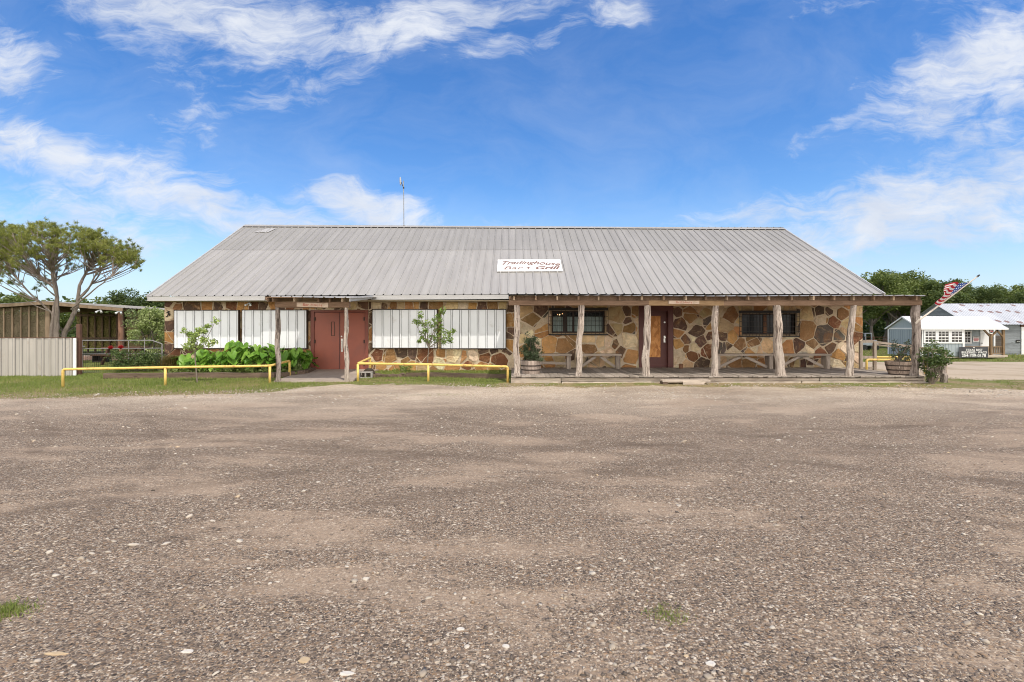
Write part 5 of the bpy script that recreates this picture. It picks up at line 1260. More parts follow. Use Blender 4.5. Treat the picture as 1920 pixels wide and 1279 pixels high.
# ---- pines
def pine(px0, D, stems, outline, label, ntuft, seed, xlim=None):
    rr = random.Random(seed); x0 = wx(px0, D); z0 = tz(x0, D)
    t = thing('pine_tree', (x0, D, z0), label, 'tree', 'spreading pines behind the metal fence')
    tb = MB(); nodes = []
    for pts, r0, r1 in stems:
        P = [Vector((wx(a, D), D + dy, max(wz(b_, D), z0 - .2))) for a, b_, dy in pts]
        # smooth
        Q = []
        for i in range(len(P) - 1):
            for k in range(5): Q.append(P[i].lerp(P[i + 1], k / 5))
        Q.append(P[-1]); Q = [Q[0]] + [(Q[i - 1] + Q[i] * 2 + Q[i + 1]) / 4 for i in range(1, len(Q) - 1)] + [Q[-1]]
        m_ = len(Q); rads = [(r0 + (r1 - r0) * (i / (m_ - 1))) * .70 for i in range(m_)]
        tb.tube([q + Vector((rr.uniform(-.015, .015), rr.uniform(-.015, .015), 0)) for q in Q], rads, 9, jit=.07)
        nodes += [(Q[i], rads[i]) for i in range(m_) if Q[i].z > 1.9]
    ox = [a for a, *_ in outline]; top = [b_ for _, b_, _ in outline]; bot = [c for *_, c in outline]
    cxm, hw = (ox[0] + ox[-1]) / 2, (ox[-1] - ox[0]) / 2
    T = []
    for _ in range(ntuft):
        px = rr.uniform(ox[0], ox[-1]); tp, bt = np.interp(px, ox, top), np.interp(px, ox, bot)
        py = tp + (bt - tp) * (rr.random() ** 1.25 if rr.random() < .85 else rr.uniform(.9, 1.35))
        dep = math.sqrt(max(0.02, 1 - ((px - cxm) / hw) ** 2)) * hw / F * D * .85
        f = rr.uniform(-1, 1); drop = (f * f) * (bt - tp) * .35
        T.append(Vector((wx(px, D), D + f * dep, wz(py + drop, D))))
    T.sort(key=lambda p: (p - Vector((x0, D, 2.6))).length)
    for p in T:
        best = min(nodes, key=lambda n_: (n_[0] - p).length + 2.2 * max(0, n_[0].z - p.z + .7) + (0.0 if n_[1] > .035 else (.55 if n_[1] > .018 else 1.1)))
        a, ra = best; r0 = min(.045, ra * .6); n = 6; L = (p - a).length
        mid = a.lerp(p, .5) + Vector((rr.uniform(-.05, .05), rr.uniform(-.05, .05), -.07 * L))
        pts = [a * (1 - q) ** 2 + mid * 2 * q * (1 - q) + p * q * q for q in [i / (n - 1) for i in range(n)]]
        tb.tube(pts, [r0 + (.010 - r0) * (i / (n - 1)) for i in range(n)], 5, caps=False)
        nodes += [(pts[i], r0 + (.010 - r0) * (i / (n - 1))) for i in range(2, n)]
    tb.build('trunk', M_PBARK, t)
    Vs = []
    for p in T:
        for s in range(rr.randint(3, 5)):
            c = np.array(p) + NR.normal(0, .12, 3) * np.array([1, 1, .7]); m_ = 40
            d = NR.normal(0, 1, (m_, 3)); d[:, 2] = np.abs(d[:, 2]) * .9 + .1; d /= np.linalg.norm(d, axis=1)[:, None]
            L = NR.uniform(.09, .18, (m_, 1)); sd_ = np.cross(d, NR.normal(0, 1, (m_, 3))); sd_ /= np.linalg.norm(sd_, axis=1)[:, None]
            b0 = c + NR.normal(0, .03, (m_, 3)); Vs.append(np.stack([b0 - sd_ * .009, b0 + sd_ * .009, b0 + d * L], 1))
    V = np.concatenate(Vs).reshape(-1, 3); np_mesh('needles', V, np.arange(len(V)).reshape(-1, 3), M_NEEDLE, t)
pine(108, 24.0, [([(99, 700, 0), (98, 630, 0), (101, 590, 0), (103, 556, .1), (96, 520, .2), (88, 480, .3)], .19, .05), ([(108, 700, -.1), (109, 630, -.1), (111, 590, -.1), (113, 552, -.2), (111, 510, -.4), (118, 455, -.3)], .17, .05),
                 ([(112, 700, .1), (116, 628, .1), (130, 596, .15), (139, 570, .2), (142, 535, .2), (150, 500, .5), (162, 450, .6)], .17, .05), ([(141, 560, .2), (165, 545, 0), (200, 500, -.4), (232, 465, -.5)], .06, .03), ([(101, 590, 0), (80, 560, -.4), (50, 520, -.6), (30, 490, -.6)], .06, .03),
                 ([(133, 580, 0), (180, 556, -.5), (225, 528, -.8), (250, 512, -.8)], .055, .02), ([(113, 545, -.2), (90, 500, -1.0), (70, 450, -1.2)], .06, .03), ([(140, 560, .2), (150, 510, 1.2), (140, 450, 1.4)], .06, .03)],
     [(14, 480, 528), (28, 458, 515), (50, 440, 495), (78, 430, 478), (110, 427, 476), (148, 424, 470), (182, 431, 466), (208, 450, 476), (226, 463, 490), (246, 468, 496)],
     'large spreading multi stemmed pine standing behind the pale metal fence', 350, 3)
pine(-22, 25.5, [([(-20, 700, 0), (-18, 600, 0), (-8, 540, 0), (4, 490, 0), (16, 450, .2)], .17, .05), ([(-18, 590, 0), (-40, 520, .2), (-60, 460, .3)], .1, .04), ([(-10, 550, 0), (15, 515, -.5), (28, 480, -.6)], .06, .03)],
     [(-95, 475, 520), (-60, 438, 480), (-20, 424, 462), (8, 420, 452), (24, 424, 450), (36, 434, 448)], 'pine with sparse bare limbs cut by the left edge of the photo', 170, 9)

# ---- bed: elephant ears
ear = []
def ear_leaf(n=9):
    "heart-shaped blade: outline points in its own plane, tip toward +x"
    up = [(-.20, .05), (-.36, .20), (-.30, .36), (-.08, .42), (.16, .36), (.38, .22), (.58, .07), (.68, 0)]
    return up
def elephant(x, y, h, nl, seed, label):
    rr = random.Random(seed); z = tz(x, y); t = thing('elephant_ear', (x, y, z), label, 'plant', 'broad leaved plants in the bed'); lv, sk = MB(), MB()
    for k in range(nl):
        a = rr.uniform(0, 6.28); hh = h * rr.uniform(.45, 1.0); out = rr.uniform(.1, .34) * (1.2 - hh / h * .4)
        if math.sin(a) > .8: a = -a
        tip = Vector((x + math.cos(a) * out, y + math.sin(a) * out * .8, z + hh))
        b0 = Vector((x + rr.uniform(-.06, .06), y + rr.uniform(-.05, .05), z - .02)); md = b0.lerp(tip, .55) + Vector((0, 0, .08))
        sk.tube([b0, md, tip], [.016, .012, .008], 5, caps=False)
        L = rr.uniform(.24, .47) * (.75 + .25 * hh / h); dn = rr.uniform(.2, 1.35)
        ax = Vector((math.cos(a) * math.cos(dn), math.sin(a) * math.cos(dn), -math.sin(dn))).normalized(); sd_ = Vector((-math.sin(a), math.cos(a), rr.uniform(-.25, .25))).normalized(); nn = sd_.cross(ax)
        if nn.z < 0 and nn.y > 0: nn = -nn
        o = ear_leaf(); vs = []
        def P(u, v, lift=0.0): return tip + ax * (u * L + .02) + sd_ * (v * L * (1.0 + .1 * math.sin(u * 9 + k))) + nn * (L * (lift - .18 * max(0, u) ** 2))
        sp = [-.06, .0, .12, .26, .40, .52, .62, .68]
        for (u, v), s in zip(o, sp): vs += [P(u, v, .10 + .02 * math.sin(u * 14 + k)), P(s, 0, 0), P(u, -v, .10 + .02 * math.sin(u * 14 + k + 1))]
        fs = []
        for i in range(len(o) - 1): b_ = 3 * i; fs += [(b_, b_ + 3, b_ + 4, b_ + 1), (b_ + 1, b_ + 4, b_ + 5, b_ + 2)]
        lv.add(vs, fs)
    lv.build('leaf_blades', M_EAR, t, smooth=True); sk.build('stalks', M_STALK, t)
i = 0
lst = [(348, 18.1, .50), (366, 17.5, .52), (383, 18.3, .74), (399, 17.4, .52), (414, 17.9, .62), (428, 17.3, .66), (441, 18.1, .93), (455, 17.7, .90), (470, 17.35, .68), (484, 17.9, .84), (497, 17.5, .86), (512, 18.1, .76), (527, 17.6, .62), (541, 18.2, .78), (556, 17.8, .74), (569, 18.2, .62)]
for px, D, h in lst:
    elephant(wx(px, D), D, h * 1.06, R.randint(15, 20), 100 + i, '%s elephant ear plant from the left in the bed before the shutters' % ORD[i]); i += 1
C = np.stack([NR.uniform(wx(330, 18), wx(575, 18), 2600), NR.uniform(17.0, 18.6, 2600), NR.uniform(0, .16, 2600)], 1); V, Fc = leaf_quads(C, NR.uniform(.05, .13, len(C)), .6)
o = np_mesh('ground_cover', V, Fc, M_OAK); tag(o, 'low leafy ground cover under the broad leaved plants', 'ground cover', kind='stuff')
# rusty ornamental grass at the wall corner
x, y = wx(327, 18.2), 18.2; t = thing('ornamental_grass', (x, y, tz(x, y)), 'rusty brown and green arching grass clump at the left corner of the wall', 'plant')
m_ = 1500; a = NR.uniform(0, 6.28, m_); L = NR.uniform(.25, .75, m_); out = NR.uniform(.1, .7, m_) * L; b0 = np.stack([x + NR.normal(0, .16, m_), y + NR.normal(0, .12, m_), np.full(m_, tz(x, y))], 1)
d = np.stack([np.cos(a), np.sin(a), np.zeros(m_)], 1); sd_ = np.stack([-np.sin(a), np.cos(a), np.zeros(m_)], 1) * .007
p1 = b0 + d * out[:, None] * .4 + np.array([0, 0, 1]) * L[:, None] * .75; p2 = b0 + d * out[:, None] * 1.1 + np.array([0, 0, 1]) * L[:, None] * .8
V = np.stack([b0 - sd_, b0 + sd_, p1 + sd_ * .7, p1 - sd_ * .7, p2], 1).reshape(-1, 3); k = np.arange(m_) * 5
Fc = np.concatenate([np.stack([k, k + 1, k + 2], 1), np.stack([k, k + 2, k + 3], 1), np.stack([k + 3, k + 2, k + 4], 1)]); np_mesh('leaf_blades', V, Fc, M_RUSTGR, t)
# ---- generic leafy shrub
def shrub(name, x, y, z, cs, rad, per, lsize, asp, mat, stem_mat, label, cat, nst=8, r0=.02, base=None):
    t = thing(name, (x, y, z), label, cat)
    C = clumps(cs, rad, per, .85, .1); V, Fc = leaf_quads(C, NR.uniform(.65, 1.35, len(C)) * lsize, asp); np_mesh('foliage', V, Fc, mat, t)
    mb = MB()
    for c in (cs if nst >= len(cs) else R.sample(cs, nst)): branch(mb, base or (x + R.uniform(-.04, .04), y + R.uniform(-.04, .04), z - .03), c, r0, .005, .07, 5, 6)
    mb.build('stem', stem_mat, t); return t
def pxc(lst, D, dy=.12): return [(wx(a, D), D + R.uniform(-dy, dy), wz(b_, D)) for a, b_ in lst]
# rose bush with two red blooms
D = 18.2; cs = [(wx(R.uniform(222, 296), D), D + R.uniform(-.35, .35), wz(R.uniform(664, 692), D)) for _ in range(60)] + pxc([(214, 660), (222, 662), (232, 664), (240, 662), (208, 668)], D)
t = shrub('rose_bush', wx(250, D), D, tz(wx(250, D), D), cs, [R.uniform(.12, .24) for _ in cs], 75, .055, .6, M_ROSE, M_TWIG, 'rose bush with red blooms beside the gate', 'plant', 16)
for px, py in ((211.5, 652.5), (230.5, 651.5)):
    c = Vector((wx(px, D), D - .1, wz(py, D))); mb = MB()
    for ring, q, nn_ in ((.085, .0, 8), (.06, .03, 6), (.03, .05, 4)):
        for k in range(nn_):
            a = k / nn_ * 6.283 + ring * 40; e = Vector((math.cos(a), math.sin(a) * .9, 0)); s = Vector((-math.sin(a), math.cos(a), 0)) * ring * .55
            mb.add([c + Vector((0, 0, q - .05)), c + e * ring * .8 + s + Vector((0, 0, q)), c + e * ring * 1.0 + Vector((0, 0, q + .05)), c + e * ring * .8 - s + Vector((0, 0, q))], [(0, 1, 2, 3)])
    mb.build('bloom', M_PETAL, t)
    mb = MB(); mb.tube([c + Vector((0, 0, -.05)), c + Vector((.02, .05, -.35))], .008, 5); mb.build('stem', M_STALK, t)
D = 18.4; cs = [(wx(R.uniform(288, 312), D), D + R.uniform(-.2, .2), wz(R.uniform(668, 690), D)) for _ in range(14)]
shrub('dark_shrub', wx(300, D), D, tz(wx(300, D), D), cs, [.15] * 14, 60, .05, .4, M_DKSHRUB, M_TWIG, 'dark low shrub at the foot of the left wall corner', 'plant', 8)
# saplings
D = 15.6; cs = pxc([(352, 644), (346, 650), (360, 638), (372, 628), (366, 636), (380, 636), (384, 622), (377, 618), (388, 612), (405, 601), (349, 620), (354, 630), (356, 652), (368, 652), (378, 650), (390, 646), (362, 648), (352, 626), (385, 638), (398, 641), (370, 622)], D)
shrub('sapling', wx(366, D), D, tz(wx(366, D), D), cs, [R.uniform(.08, .15) for _ in cs], 62, .085, .5, M_SAP1, M_TWIG, 'pale yellow green sapling with a thin trunk before the leafy bed', 'tree', 40, .009, base=(wx(366, D), D, wz(657, D)))
o = [q for q in bpy.data.objects if q.name.startswith('sapling')][-1]
mb = MB(); mb.tube([(wx(370, D), D, tz(wx(370, D), D) - .05), (wx(367.5, D), D, wz(690, D)), (wx(365.5, D), D, wz(670, D)), (wx(366, D), D, wz(655, D))], [.022, .019, .017, .015], 7); mb.build('trunk', M_TWIG, o)
D = 17.4; cs = pxc([(786, 588), (790, 594), (779, 603), (787, 606), (795, 610), (803, 604), (812, 598), (820, 592), (826, 586), (830, 581), (818, 606), (826, 600), (808, 612), (800, 620), (792, 624), (816, 620), (826, 614), (790, 634), (798, 638), (806, 632), (786, 640), (812, 634), (822, 628), (832, 622), (843, 624), (852, 620), (838, 632), (846, 634), (828, 638), (818, 640), (834, 642), (842, 640), (804, 642)], D, .25)
shrub('sapling', wx(804, D), D, tz(wx(804, D), D), cs, [R.uniform(.08, .16) for _ in cs], 62, .08, .42, M_SAP2, M_TWIG, 'bushy green sapling in front of the shutters right of the door', 'tree', 16, .010, base=(wx(804, D), D, wz(652, D)))
o = [q for q in bpy.data.objects if q.name.startswith('sapling')][-1]
mb = MB(); mb.tube([(wx(801.5, D), D, tz(wx(802, D), D) - .05), (wx(802, D), D, wz(675, D)), (wx(804, D), D, wz(650, D))], [.018, .016, .014], 7); mb.build('trunk', M_TWIG, o)
# evergreen in the left planter
x, y = BL; D = y; cs = [(wx(R.gauss(996, 4 + (py - 622) * .13), D), y + R.gauss(0, .08 + (py - 622) * .002), wz(py, D)) for py in [626, 632, 637] + [R.uniform(636, 675) for _ in range(95)]]
shrub('evergreen_shrub', x, y, .105 + .36, cs, [R.uniform(.07, .13) for _ in cs], 60, .05, .4, M_DKSHRUB, M_TWIG, 'dense blue green evergreen growing in the pale half barrel', 'plant', 20)
# rose in the right planter
x, y = BR; D = y; cs = pxc([(1681, 640), (1692, 641), (1684, 648), (1690, 652), (1696, 655), (1683, 656), (1700, 660), (1680, 664), (1688, 664), (1694, 668), (1676, 670), (1704, 668), (1684, 672), (1706, 656), (1672, 668), (1690, 676), (1700, 674), (1698, 646), (1679, 650)], D, .2)
shrub('potted_rose', x, y, .105 + .35, cs, [R.uniform(.09, .15) for _ in cs], 34, .055, .6, M_DKSHRUB, M_TWIG, 'leggy dark leaved shrub growing in the brown half barrel', 'plant', 19)
# shrub beside the porch end
D = 15.35; cs = [(wx(R.uniform(1730, 1772), D), D + R.uniform(-.3, .3), wz(R.uniform(655, 690), D)) for _ in range(40)] + pxc([(1745, 700), (1748, 706), (1742, 695), (1752, 698), (1757, 641), (1740, 648), (1750, 650), (1768, 655), (1775, 668), (1730, 655), (1727, 668), (1772, 678), (1735, 690), (1738, 700), (1746, 712), (1755, 705)], D)
shrub('leafy_shrub', wx(1746, D), D, tz(wx(1746, D), D), cs, [R.uniform(.11, .18) for _ in cs], 52, .062, .62, M_ROSE, M_TWIG, 'full leafy shrub growing beside the right end of the porch', 'plant', 24)
# weeds by the wall right of the door
D = 18.5; cs = [(wx(R.uniform(735, 772), D), D + R.uniform(-.1, .1), wz(R.uniform(687, 694), D)) for _ in range(14)]
shrub('wall_weed', wx(750, D), D, tz(wx(750, D), D), cs, [.08] * 14, 40, .06, .3, M_SAP2, M_STALK, 'green weed growing at the foot of the stone wall right of the door', 'weed', 8, .008)
# ------------------------------------------------------------------ fence, gate, pavilion at the left
M_FENCE = pmat('pale_fence_metal', (0.44, 0.41, 0.375), (0.36, 0.335, 0.305), 1.5, 0.55, .05, 20, stretch=(2, 1, .4), dirt=(0.30, 0.24, 0.17), dscale=2.2, dlo=.6, dhi=.85)
M_RUSTPOST = pmat('rusty_post', (0.125, 0.062, 0.040), (0.09, 0.046, 0.032), 6, 0.8, .4, 30)
M_PIPE = pmat('grey_gate_pipe', (0.30, 0.29, 0.285), (0.20, 0.19, 0.185), 8, 0.5, metal=.3)
FD = 17.6; x0, x1 = -25.0, wx(144.5, FD); zt, zb = wz(634, FD), -.22
fe = thing('metal_fence', (x1, FD, -.1), 'pale ribbed sheet metal fence at the left edge', 'fence')
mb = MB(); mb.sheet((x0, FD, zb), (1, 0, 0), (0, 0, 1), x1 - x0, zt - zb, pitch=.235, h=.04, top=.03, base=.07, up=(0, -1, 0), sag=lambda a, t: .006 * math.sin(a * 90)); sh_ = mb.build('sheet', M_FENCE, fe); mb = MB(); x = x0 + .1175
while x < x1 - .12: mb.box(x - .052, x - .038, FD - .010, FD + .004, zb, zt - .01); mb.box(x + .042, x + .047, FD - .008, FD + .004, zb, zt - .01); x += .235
mb.build('rib_shade', M_RIBSHADE, sh_)  # rib shading of the fence painted as dark strips
mb = MB(); mb.box(x0, x1, FD - .02, FD + .03, zt, zt + .022); mb.build('top_trim', M_RUSTPOST, fe)
mb = MB(); mb.box(x1 - .09, x1 - .01, FD - .045, FD - .031, zb, zt - .004); mb.build('end_trim', M_SHUT, fe)
for x in (x1 - 2.4, x1 - 4.8, x1 - 7.2):
    mb = MB(); mb.box(x - .05, x + .05, FD + .04, FD + .14, zb, zt - .05); mb.build('post', M_RUSTPOST, fe)
mb = MB(); D = 17.75; x = wx(148.5, D); mb.box(x - .065, x + .065, D - .06, D + .06, -.3, wz(608, D)); o = mb.build('gate_post', M_RUSTPOST, bevel=.01); tag(o, 'tall rusty brown post between the metal fence and the gate', 'post'); set_loc(o, (x, D, -.1))
GD = 18.6; gt = thing('gate', (wx(154, GD), GD, -.1), 'grey pipe gate with wire mesh between the rusty post and the building', 'gate')
gx0, gx1 = wx(154, GD), wx(304, GD); zt = wz(638.5, GD); zb = wz(698, GD)
mb = MB()
for a, b_ in (((gx0, zb), (gx0, zt)), ((gx1, zb - .1), (gx1, zt - .12)), ((gx0, zt), (gx1 - .35, zt)), ((gx0, zb), (gx1, zb)), ((gx0, wz(654, GD)), (gx1, wz(653, GD))), ((gx0, wz(664, GD)), (gx1, wz(663.5, GD)))): mb.tube([(a[0], GD, a[1]), (b_[0], GD, b_[1])], .022 if a[1] > .9 or a[0] == b_[0] else .015, 8)
mb.tube([(gx1 - .35, GD, zt), (gx1, GD, zt - .12)], .02, 8)
for px in (241, 271): mb.tube([(wx(px, GD), GD, zb), (wx(px, GD), GD, zt + (.08 if px == 271 else 0))], .015, 8)
mb.build('frame', M_PIPE, gt)
mb = MB(); x = gx0 + .05
while x < gx1: mb.bar((x, GD, zb), (x, GD, wz(654, GD)), .006, .006); x += .075
for k in range(7): z = zb + .1 + k * .12; mb.bar((gx0, GD + .006, z), (gx1, GD + .006, z), .005, .005)
mb.build('wire_mesh', M_BLACK, gt)
mb = MB(); mb.bar((gx0 - .08, GD - .03, wz(650, GD)), (gx0 + .12, GD - .03, wz(649.5, GD)), .03, .05); mb.build('latch', M_PIPE, gt)

# pavilion
M_PWOOD = wood_mat('pavilion_timber', (0.34, 0.255, 0.18), (0.22, 0.155, 0.105), (0.13, 0.09, 0.06), 3, 2)
M_PLOG = wood_mat('brown_pavilion_log', (0.33, 0.185, 0.125), (0.21, 0.11, 0.075), (0.13, 0.07, 0.05), 3, 2)
m, g, b = new_mat('screen_cloth'); M_SCREEN = m
b.inputs['Base Color'].default_value = (0.20, 0.155, 0.10, 1); b.inputs['Roughness'].default_value = .9
tr = g.n('ShaderNodeBsdfTransparent', {'Color': (.8, .8, .75, 1)}).outputs[0]
m.node_tree.links.new(g.n('ShaderNodeMixShader', {0: .55, 1: tr, 2: b.outputs[0]}).outputs[0], m.node_tree.nodes['Material Output'].inputs[0])
m, g, b = new_mat('screen_cloth_thin'); M_SCREEN2 = m
b.inputs['Base Color'].default_value = (0.25, 0.19, 0.085, 1); b.inputs['Roughness'].default_value = .9
tr = g.n('ShaderNodeBsdfTransparent', {'Color': (.85, .8, .6, 1)}).outputs[0]
m.node_tree.links.new(g.n('ShaderNodeMixShader', {0: .5, 1: tr, 2: b.outputs[0]}).outputs[0], m.node_tree.nodes['Material Output'].inputs[0])
PF, PB = 28.0, 35.0
pv = thing('pavilion', (-24, PF, -.1), 'brown screened pavilion with a low tin roof behind the pine', 'pavilion')
xl, xm, xr = wx(-60, PF), wx(91, PF), wx(231, PF); zl, zm, zr = wz(577, PF), wz(566.5, PF), wz(579, PF)
for name, xa, za, xb, zb_ in (('roof', xl - .3, zl, xm, zm), ('roof', xm, zm, xr + .22, zr)):
    mb = MB(); U = Vector((0, 1, 0)); V_ = Vector((xb - xa, 0, zb_ - za))
    mb.sheet((xa, PF - .35, za + .03), U, V_, PB - PF + .7, V_.length, pitch=.3, up=(0, 0, 1)); mb.build(name, M_ROOF2, pv)
    mb = MB(); mb.bar((xa, PF - .33, za - .06), (xb, PF - .33, zb_ - .06), .04, .16); mb.build('fascia', M_PWOOD, pv)
mb = MB()
for y in np.arange(PF + .6, PB, 1.2): mb.bar((xm, y, zm - .07), (xr, y, zr - .07), .05, .13); mb.bar((xm, y, zm - .07), (xl, y, zl - .07), .05, .13)
mb.build('rafters', M_RAFT, pv)
def logp(x, y, r, zt_, mat=M_PLOG):
    mb = MB(); mb.tube([(x, y, -.25), (x + .01, y, 1), (x, y, zt_)], [r * 1.05, r, r * .95], 12, jit=.04); mb.build('post', mat, pv)
logp(xr - .14, PF, .125, zr - .08); mb = MB(); mb.box(xm - .12, xm + .12, PF - .08, PF + .08, -.2, zm - .15); mb.build('post', M_PWOOD, pv)
logp(xl, PF, .14, zl - .1); logp(xr - .1, PB, .13, zr - .1); logp(xm, PB, .13, zm - .1)
# front screen of the left half
mb = MB(); mb.box(xl + .15, xm - .125, PF + .01, PF + .02, .1, 2.2 + .0); mb.add([(xl + .15, PF + .015, 2.2), (xm - .125, PF + .015, 2.2), (xm - .125, PF + .015, zm - .16), (xl + .15, PF + .015, zl - .14)], [(0, 1, 2, 3)]); mb.build('screen', M_SCREEN, pv)
mb = MB()
for px in (-32, -8, 8, 24, 40, 55.5, 71): mb.box(wx(px, PF) - .035, wx(px, PF) + .035, PF - .04, PF + .005, .0, float(np.interp(px, [-60, 91], [zl, zm])) - .16)
mb.box(xl + .15, xm - .125, PF - .035, PF + .0, .52, .60); mb.box(xl, xm - .125, PF - .03, PF + .0, 0, .12); mb.build('screen_stud', M_PWOOD, pv)
# back and side screens seen through the open half
mb = MB(); mb.box(xl, xr, PB - .02, PB - .01, .1, zm - .35); mb.build('screen', M_SCREEN2, pv)
mb = MB(); mb.box(xr - .03, xr - .02, PF + .3, PB - .1, .1, zr - .15); mb.build('screen', M_SCREEN2, pv)
mb = MB()
for k in range(17): x = xl + .3 + (xr - xl - .5) * k / 16; mb.box(x - .045, x + .045, PB - .1, PB - .025, -.1, zm - .3)
mb.box(xl, xr, PB - .11, PB - .03, .78, .88); mb.box(xl, xr, PB - .11, PB - .03, zr - .25, zr - .1)
for y in (29.5, 31, 32.5, 33.8): mb.box(xr - .1, xr - .035, y - .04, y + .04, -.1, zr - .12)
mb.box(xr - .1, xr - .035, PF + .2, PB - .12, .78, .88); mb.build('screen_stud', M_RAFT, pv)
for px, py in ((145, 579), (187, 582), (224, 584)): floodlight(px, py, PF - .30, pv)
# low brick wall, table and odds
def brick_mat():
    m, g, b = new_mat('pinkish_brick')
    p = g.n('ShaderNodeMapping', {'Vector': obj_pos(g), 'Rotation': (math.radians(90), 0, 0)}).outputs[0]
    br = g.n('ShaderNodeTexBrick', {'Vector': p, 'Color1': (.36, .22, .17, 1), 'Color2': (.26, .15, .12, 1), 'Mortar': (.42, .37, .32, 1), 'Scale': 4.0, 'Mortar Size': .02}).outputs[0]
    m.node_tree.links.new(br, b.inputs['Base Color']); b.inputs['Roughness'].default_value = .9; return m
mb = MB(); D = 26.2; mb.box(wx(150, D), wx(250, D), D, D + .25, -.2, wz(666.5, D)); o = mb.build('brick_wall', brick_mat(), bevel=.01); tag(o, 'low pinkish brick wall before the open side of the pavilion', 'wall'); set_loc(o, (wx(190, D), D, -.1))
TD = 23.4; xt = wx(216, TD); z = tz(xt, TD); tb = thing('picnic_table', (xt, TD, z), 'dark brown picnic table seen through the gate', 'picnic table')
M_TBL = wood_mat('dark_table_plank', (0.115, 0.065, 0.045), (0.075, 0.04, 0.03), (0.04, 0.025, 0.02), 3, 0)
mb = MB()
for k in range(5): mb.box(xt - .35, xt + 1.35, TD - .36 + k * .145, TD - .225 + k * .145, z + .71, z + .75)
mb.build('tabletop', M_TBL, tb)
for y in (TD - .72, TD + .62):
    mb = MB(); mb.box(xt - .42, xt + 1.4, y - .13, y + .13, z + .40, z + .45); mb.build('bench_seat', M_TBL, tb)
for x in (xt - .12, xt + 1.05):
    mb = MB(); mb.bar((x, TD - .62, z), (x, TD - .2, z + .71), .06, .12); mb.bar((x, TD + .62, z), (x, TD + .2, z + .71), .06, .12); mb.bar((x + .05, TD - .72, z + .37), (x + .05, TD + .72, z + .37), .05, .1); mb.build('leg', M_TBL, tb)
mb = MB(); D = 24.6
x = wx(172, D)
mb.box(x, x + .62, D, D + .4, z, z + .06); mb.box(x, x + .62, D, D + .4, z + .36, z + .42); mb.box(x, x + .06, D, D + .4, z + .061, z + .359); mb.box(x + .56, x + .62, D, D + .4, z + .061, z + .359); mb.box(x + .061, x + .559, D + .3, D + .36, z + .061, z + .359)
o = mb.build('fire_box', M_BLACK, bevel=.01); tag(o, 'black open metal fire box left of the picnic table', 'fire box'); set_loc(o, (x, D, z))
# ------------------------------------------------------------------ flag on the corner post
M_POLE = pmat('pale_flag_pole', (0.66, 0.60, 0.53), (0.55, 0.49, 0.42), 6, 0.6)
FDp = 15.45
p0 = Vector((wx(1724, FDp), FDp, wz(600, FDp))); p1 = Vector((wx(1818, FDp), FDp - .25, wz(520.5, FDp)))
fg = thing('flag', p0, 'striped red white and blue flag on a slanted pole at the porch corner', 'flag')
mb = MB(); mb.tube([p0, p0.lerp(p1, .5), p1], [.026, .022, .016], 10); mb.tube([p0 + Vector((-.06, .06, -.10)), p0 + Vector((.0, 0, .02))], .03, 8); mb.build('pole', M_POLE, fg)
mb = MB(); mb.tube([p1, p1 + (p1 - p0).normalized() * .08], [.026, .02], 8); mb.build('finial', M_BLACK, fg)
def flag_mat():
    m, g, b = new_mat('flag_cloth')
    uv = g.n('ShaderNodeUVMap').outputs[0]; s = g.n('ShaderNodeSeparateXYZ', {0: uv}); u, v = s.outputs[0], s.outputs[1]
    st = g.math('GREATER_THAN', g.math('MODULO', g.math('MULTIPLY', v, 13.0), 2.0), 1.0)
    col = g.mix(st, (0.42, 0.012, 0.022), (0.74, 0.70, 0.66))
    can_ = g.math('MULTIPLY', g.math('LESS_THAN', u, .42), g.math('GREATER_THAN', v, .4615))
    cu = g.math('FRACT', g.math('MULTIPLY', u, 5.5 / .42)); cv_ = g.math('FRACT', g.math('MULTIPLY', g.math('SUBTRACT', v, .4615), 4.5 / .5385))
    d = g.math('ADD', g.math('POWER', g.math('SUBTRACT', cu, .5), 2.0), g.math('POWER', g.math('MULTIPLY', g.math('SUBTRACT', cv_, .5), 1.0), 2.0))
    star = g.math('LESS_THAN', d, .055)
    col = g.mix(can_, col, g.mix(star, (0.018, 0.055, 0.22), (0.74, 0.72, 0.70)))
    m.node_tree.links.new(col, b.inputs['Base Color']); b.inputs['Roughness'].default_value = .8
    tr = g.n('ShaderNodeBsdfTranslucent', {'Color': col}).outputs[0]
    m.node_tree.links.new(g.n('ShaderNodeMixShader', {0: .3, 1: b.outputs[0], 2: tr}).outputs[0], m.node_tree.nodes['Material Output'].inputs[0])
    return m
TL, BLc = p0.lerp(p1, .88), p0.lerp(p1, .38)                       # hoist along the pole: canton at the tip
FT = Vector((wx(1757, FDp), FDp - .35, wz(534, FDp))); FB = Vector((wx(1753, FDp), FDp - .10, wz(567, FDp)))
nu, nv = 34, 22; vs = []; uvs = []
for i in range(nu + 1):
    for j in range(nv + 1):
        u_, v_ = i / nu, j / nv
        hoist = BLc.lerp(TL, v_); fly = FB.lerp(FT, v_)
        p = hoist.lerp(fly, u_)
        a = u_ ** .8
        p += Vector((.03 * math.sin(v_ * 9 + u_ * 6), .10 * math.sin(u_ * 9 + v_ * 5), .045 * math.sin(u_ * 7 + v_ * 3) - .06 * math.sin(math.pi * u_) * (1 - v_))) * a
        vs.append(p); uvs.append((u_, v_))
me = bpy.data.meshes.new('cloth'); fs = [(i * (nv + 1) + j, (i + 1) * (nv + 1) + j, (i + 1) * (nv + 1) + j + 1, i * (nv + 1) + j + 1) for i in range(nu) for j in range(nv)]
me.from_pydata([v - p0 for v in vs], [], fs); ul = me.uv_layers.new(name='UVMap')
for lp_ in me.loops: ul.data[lp_.index].uv = uvs[lp_.vertex_index]
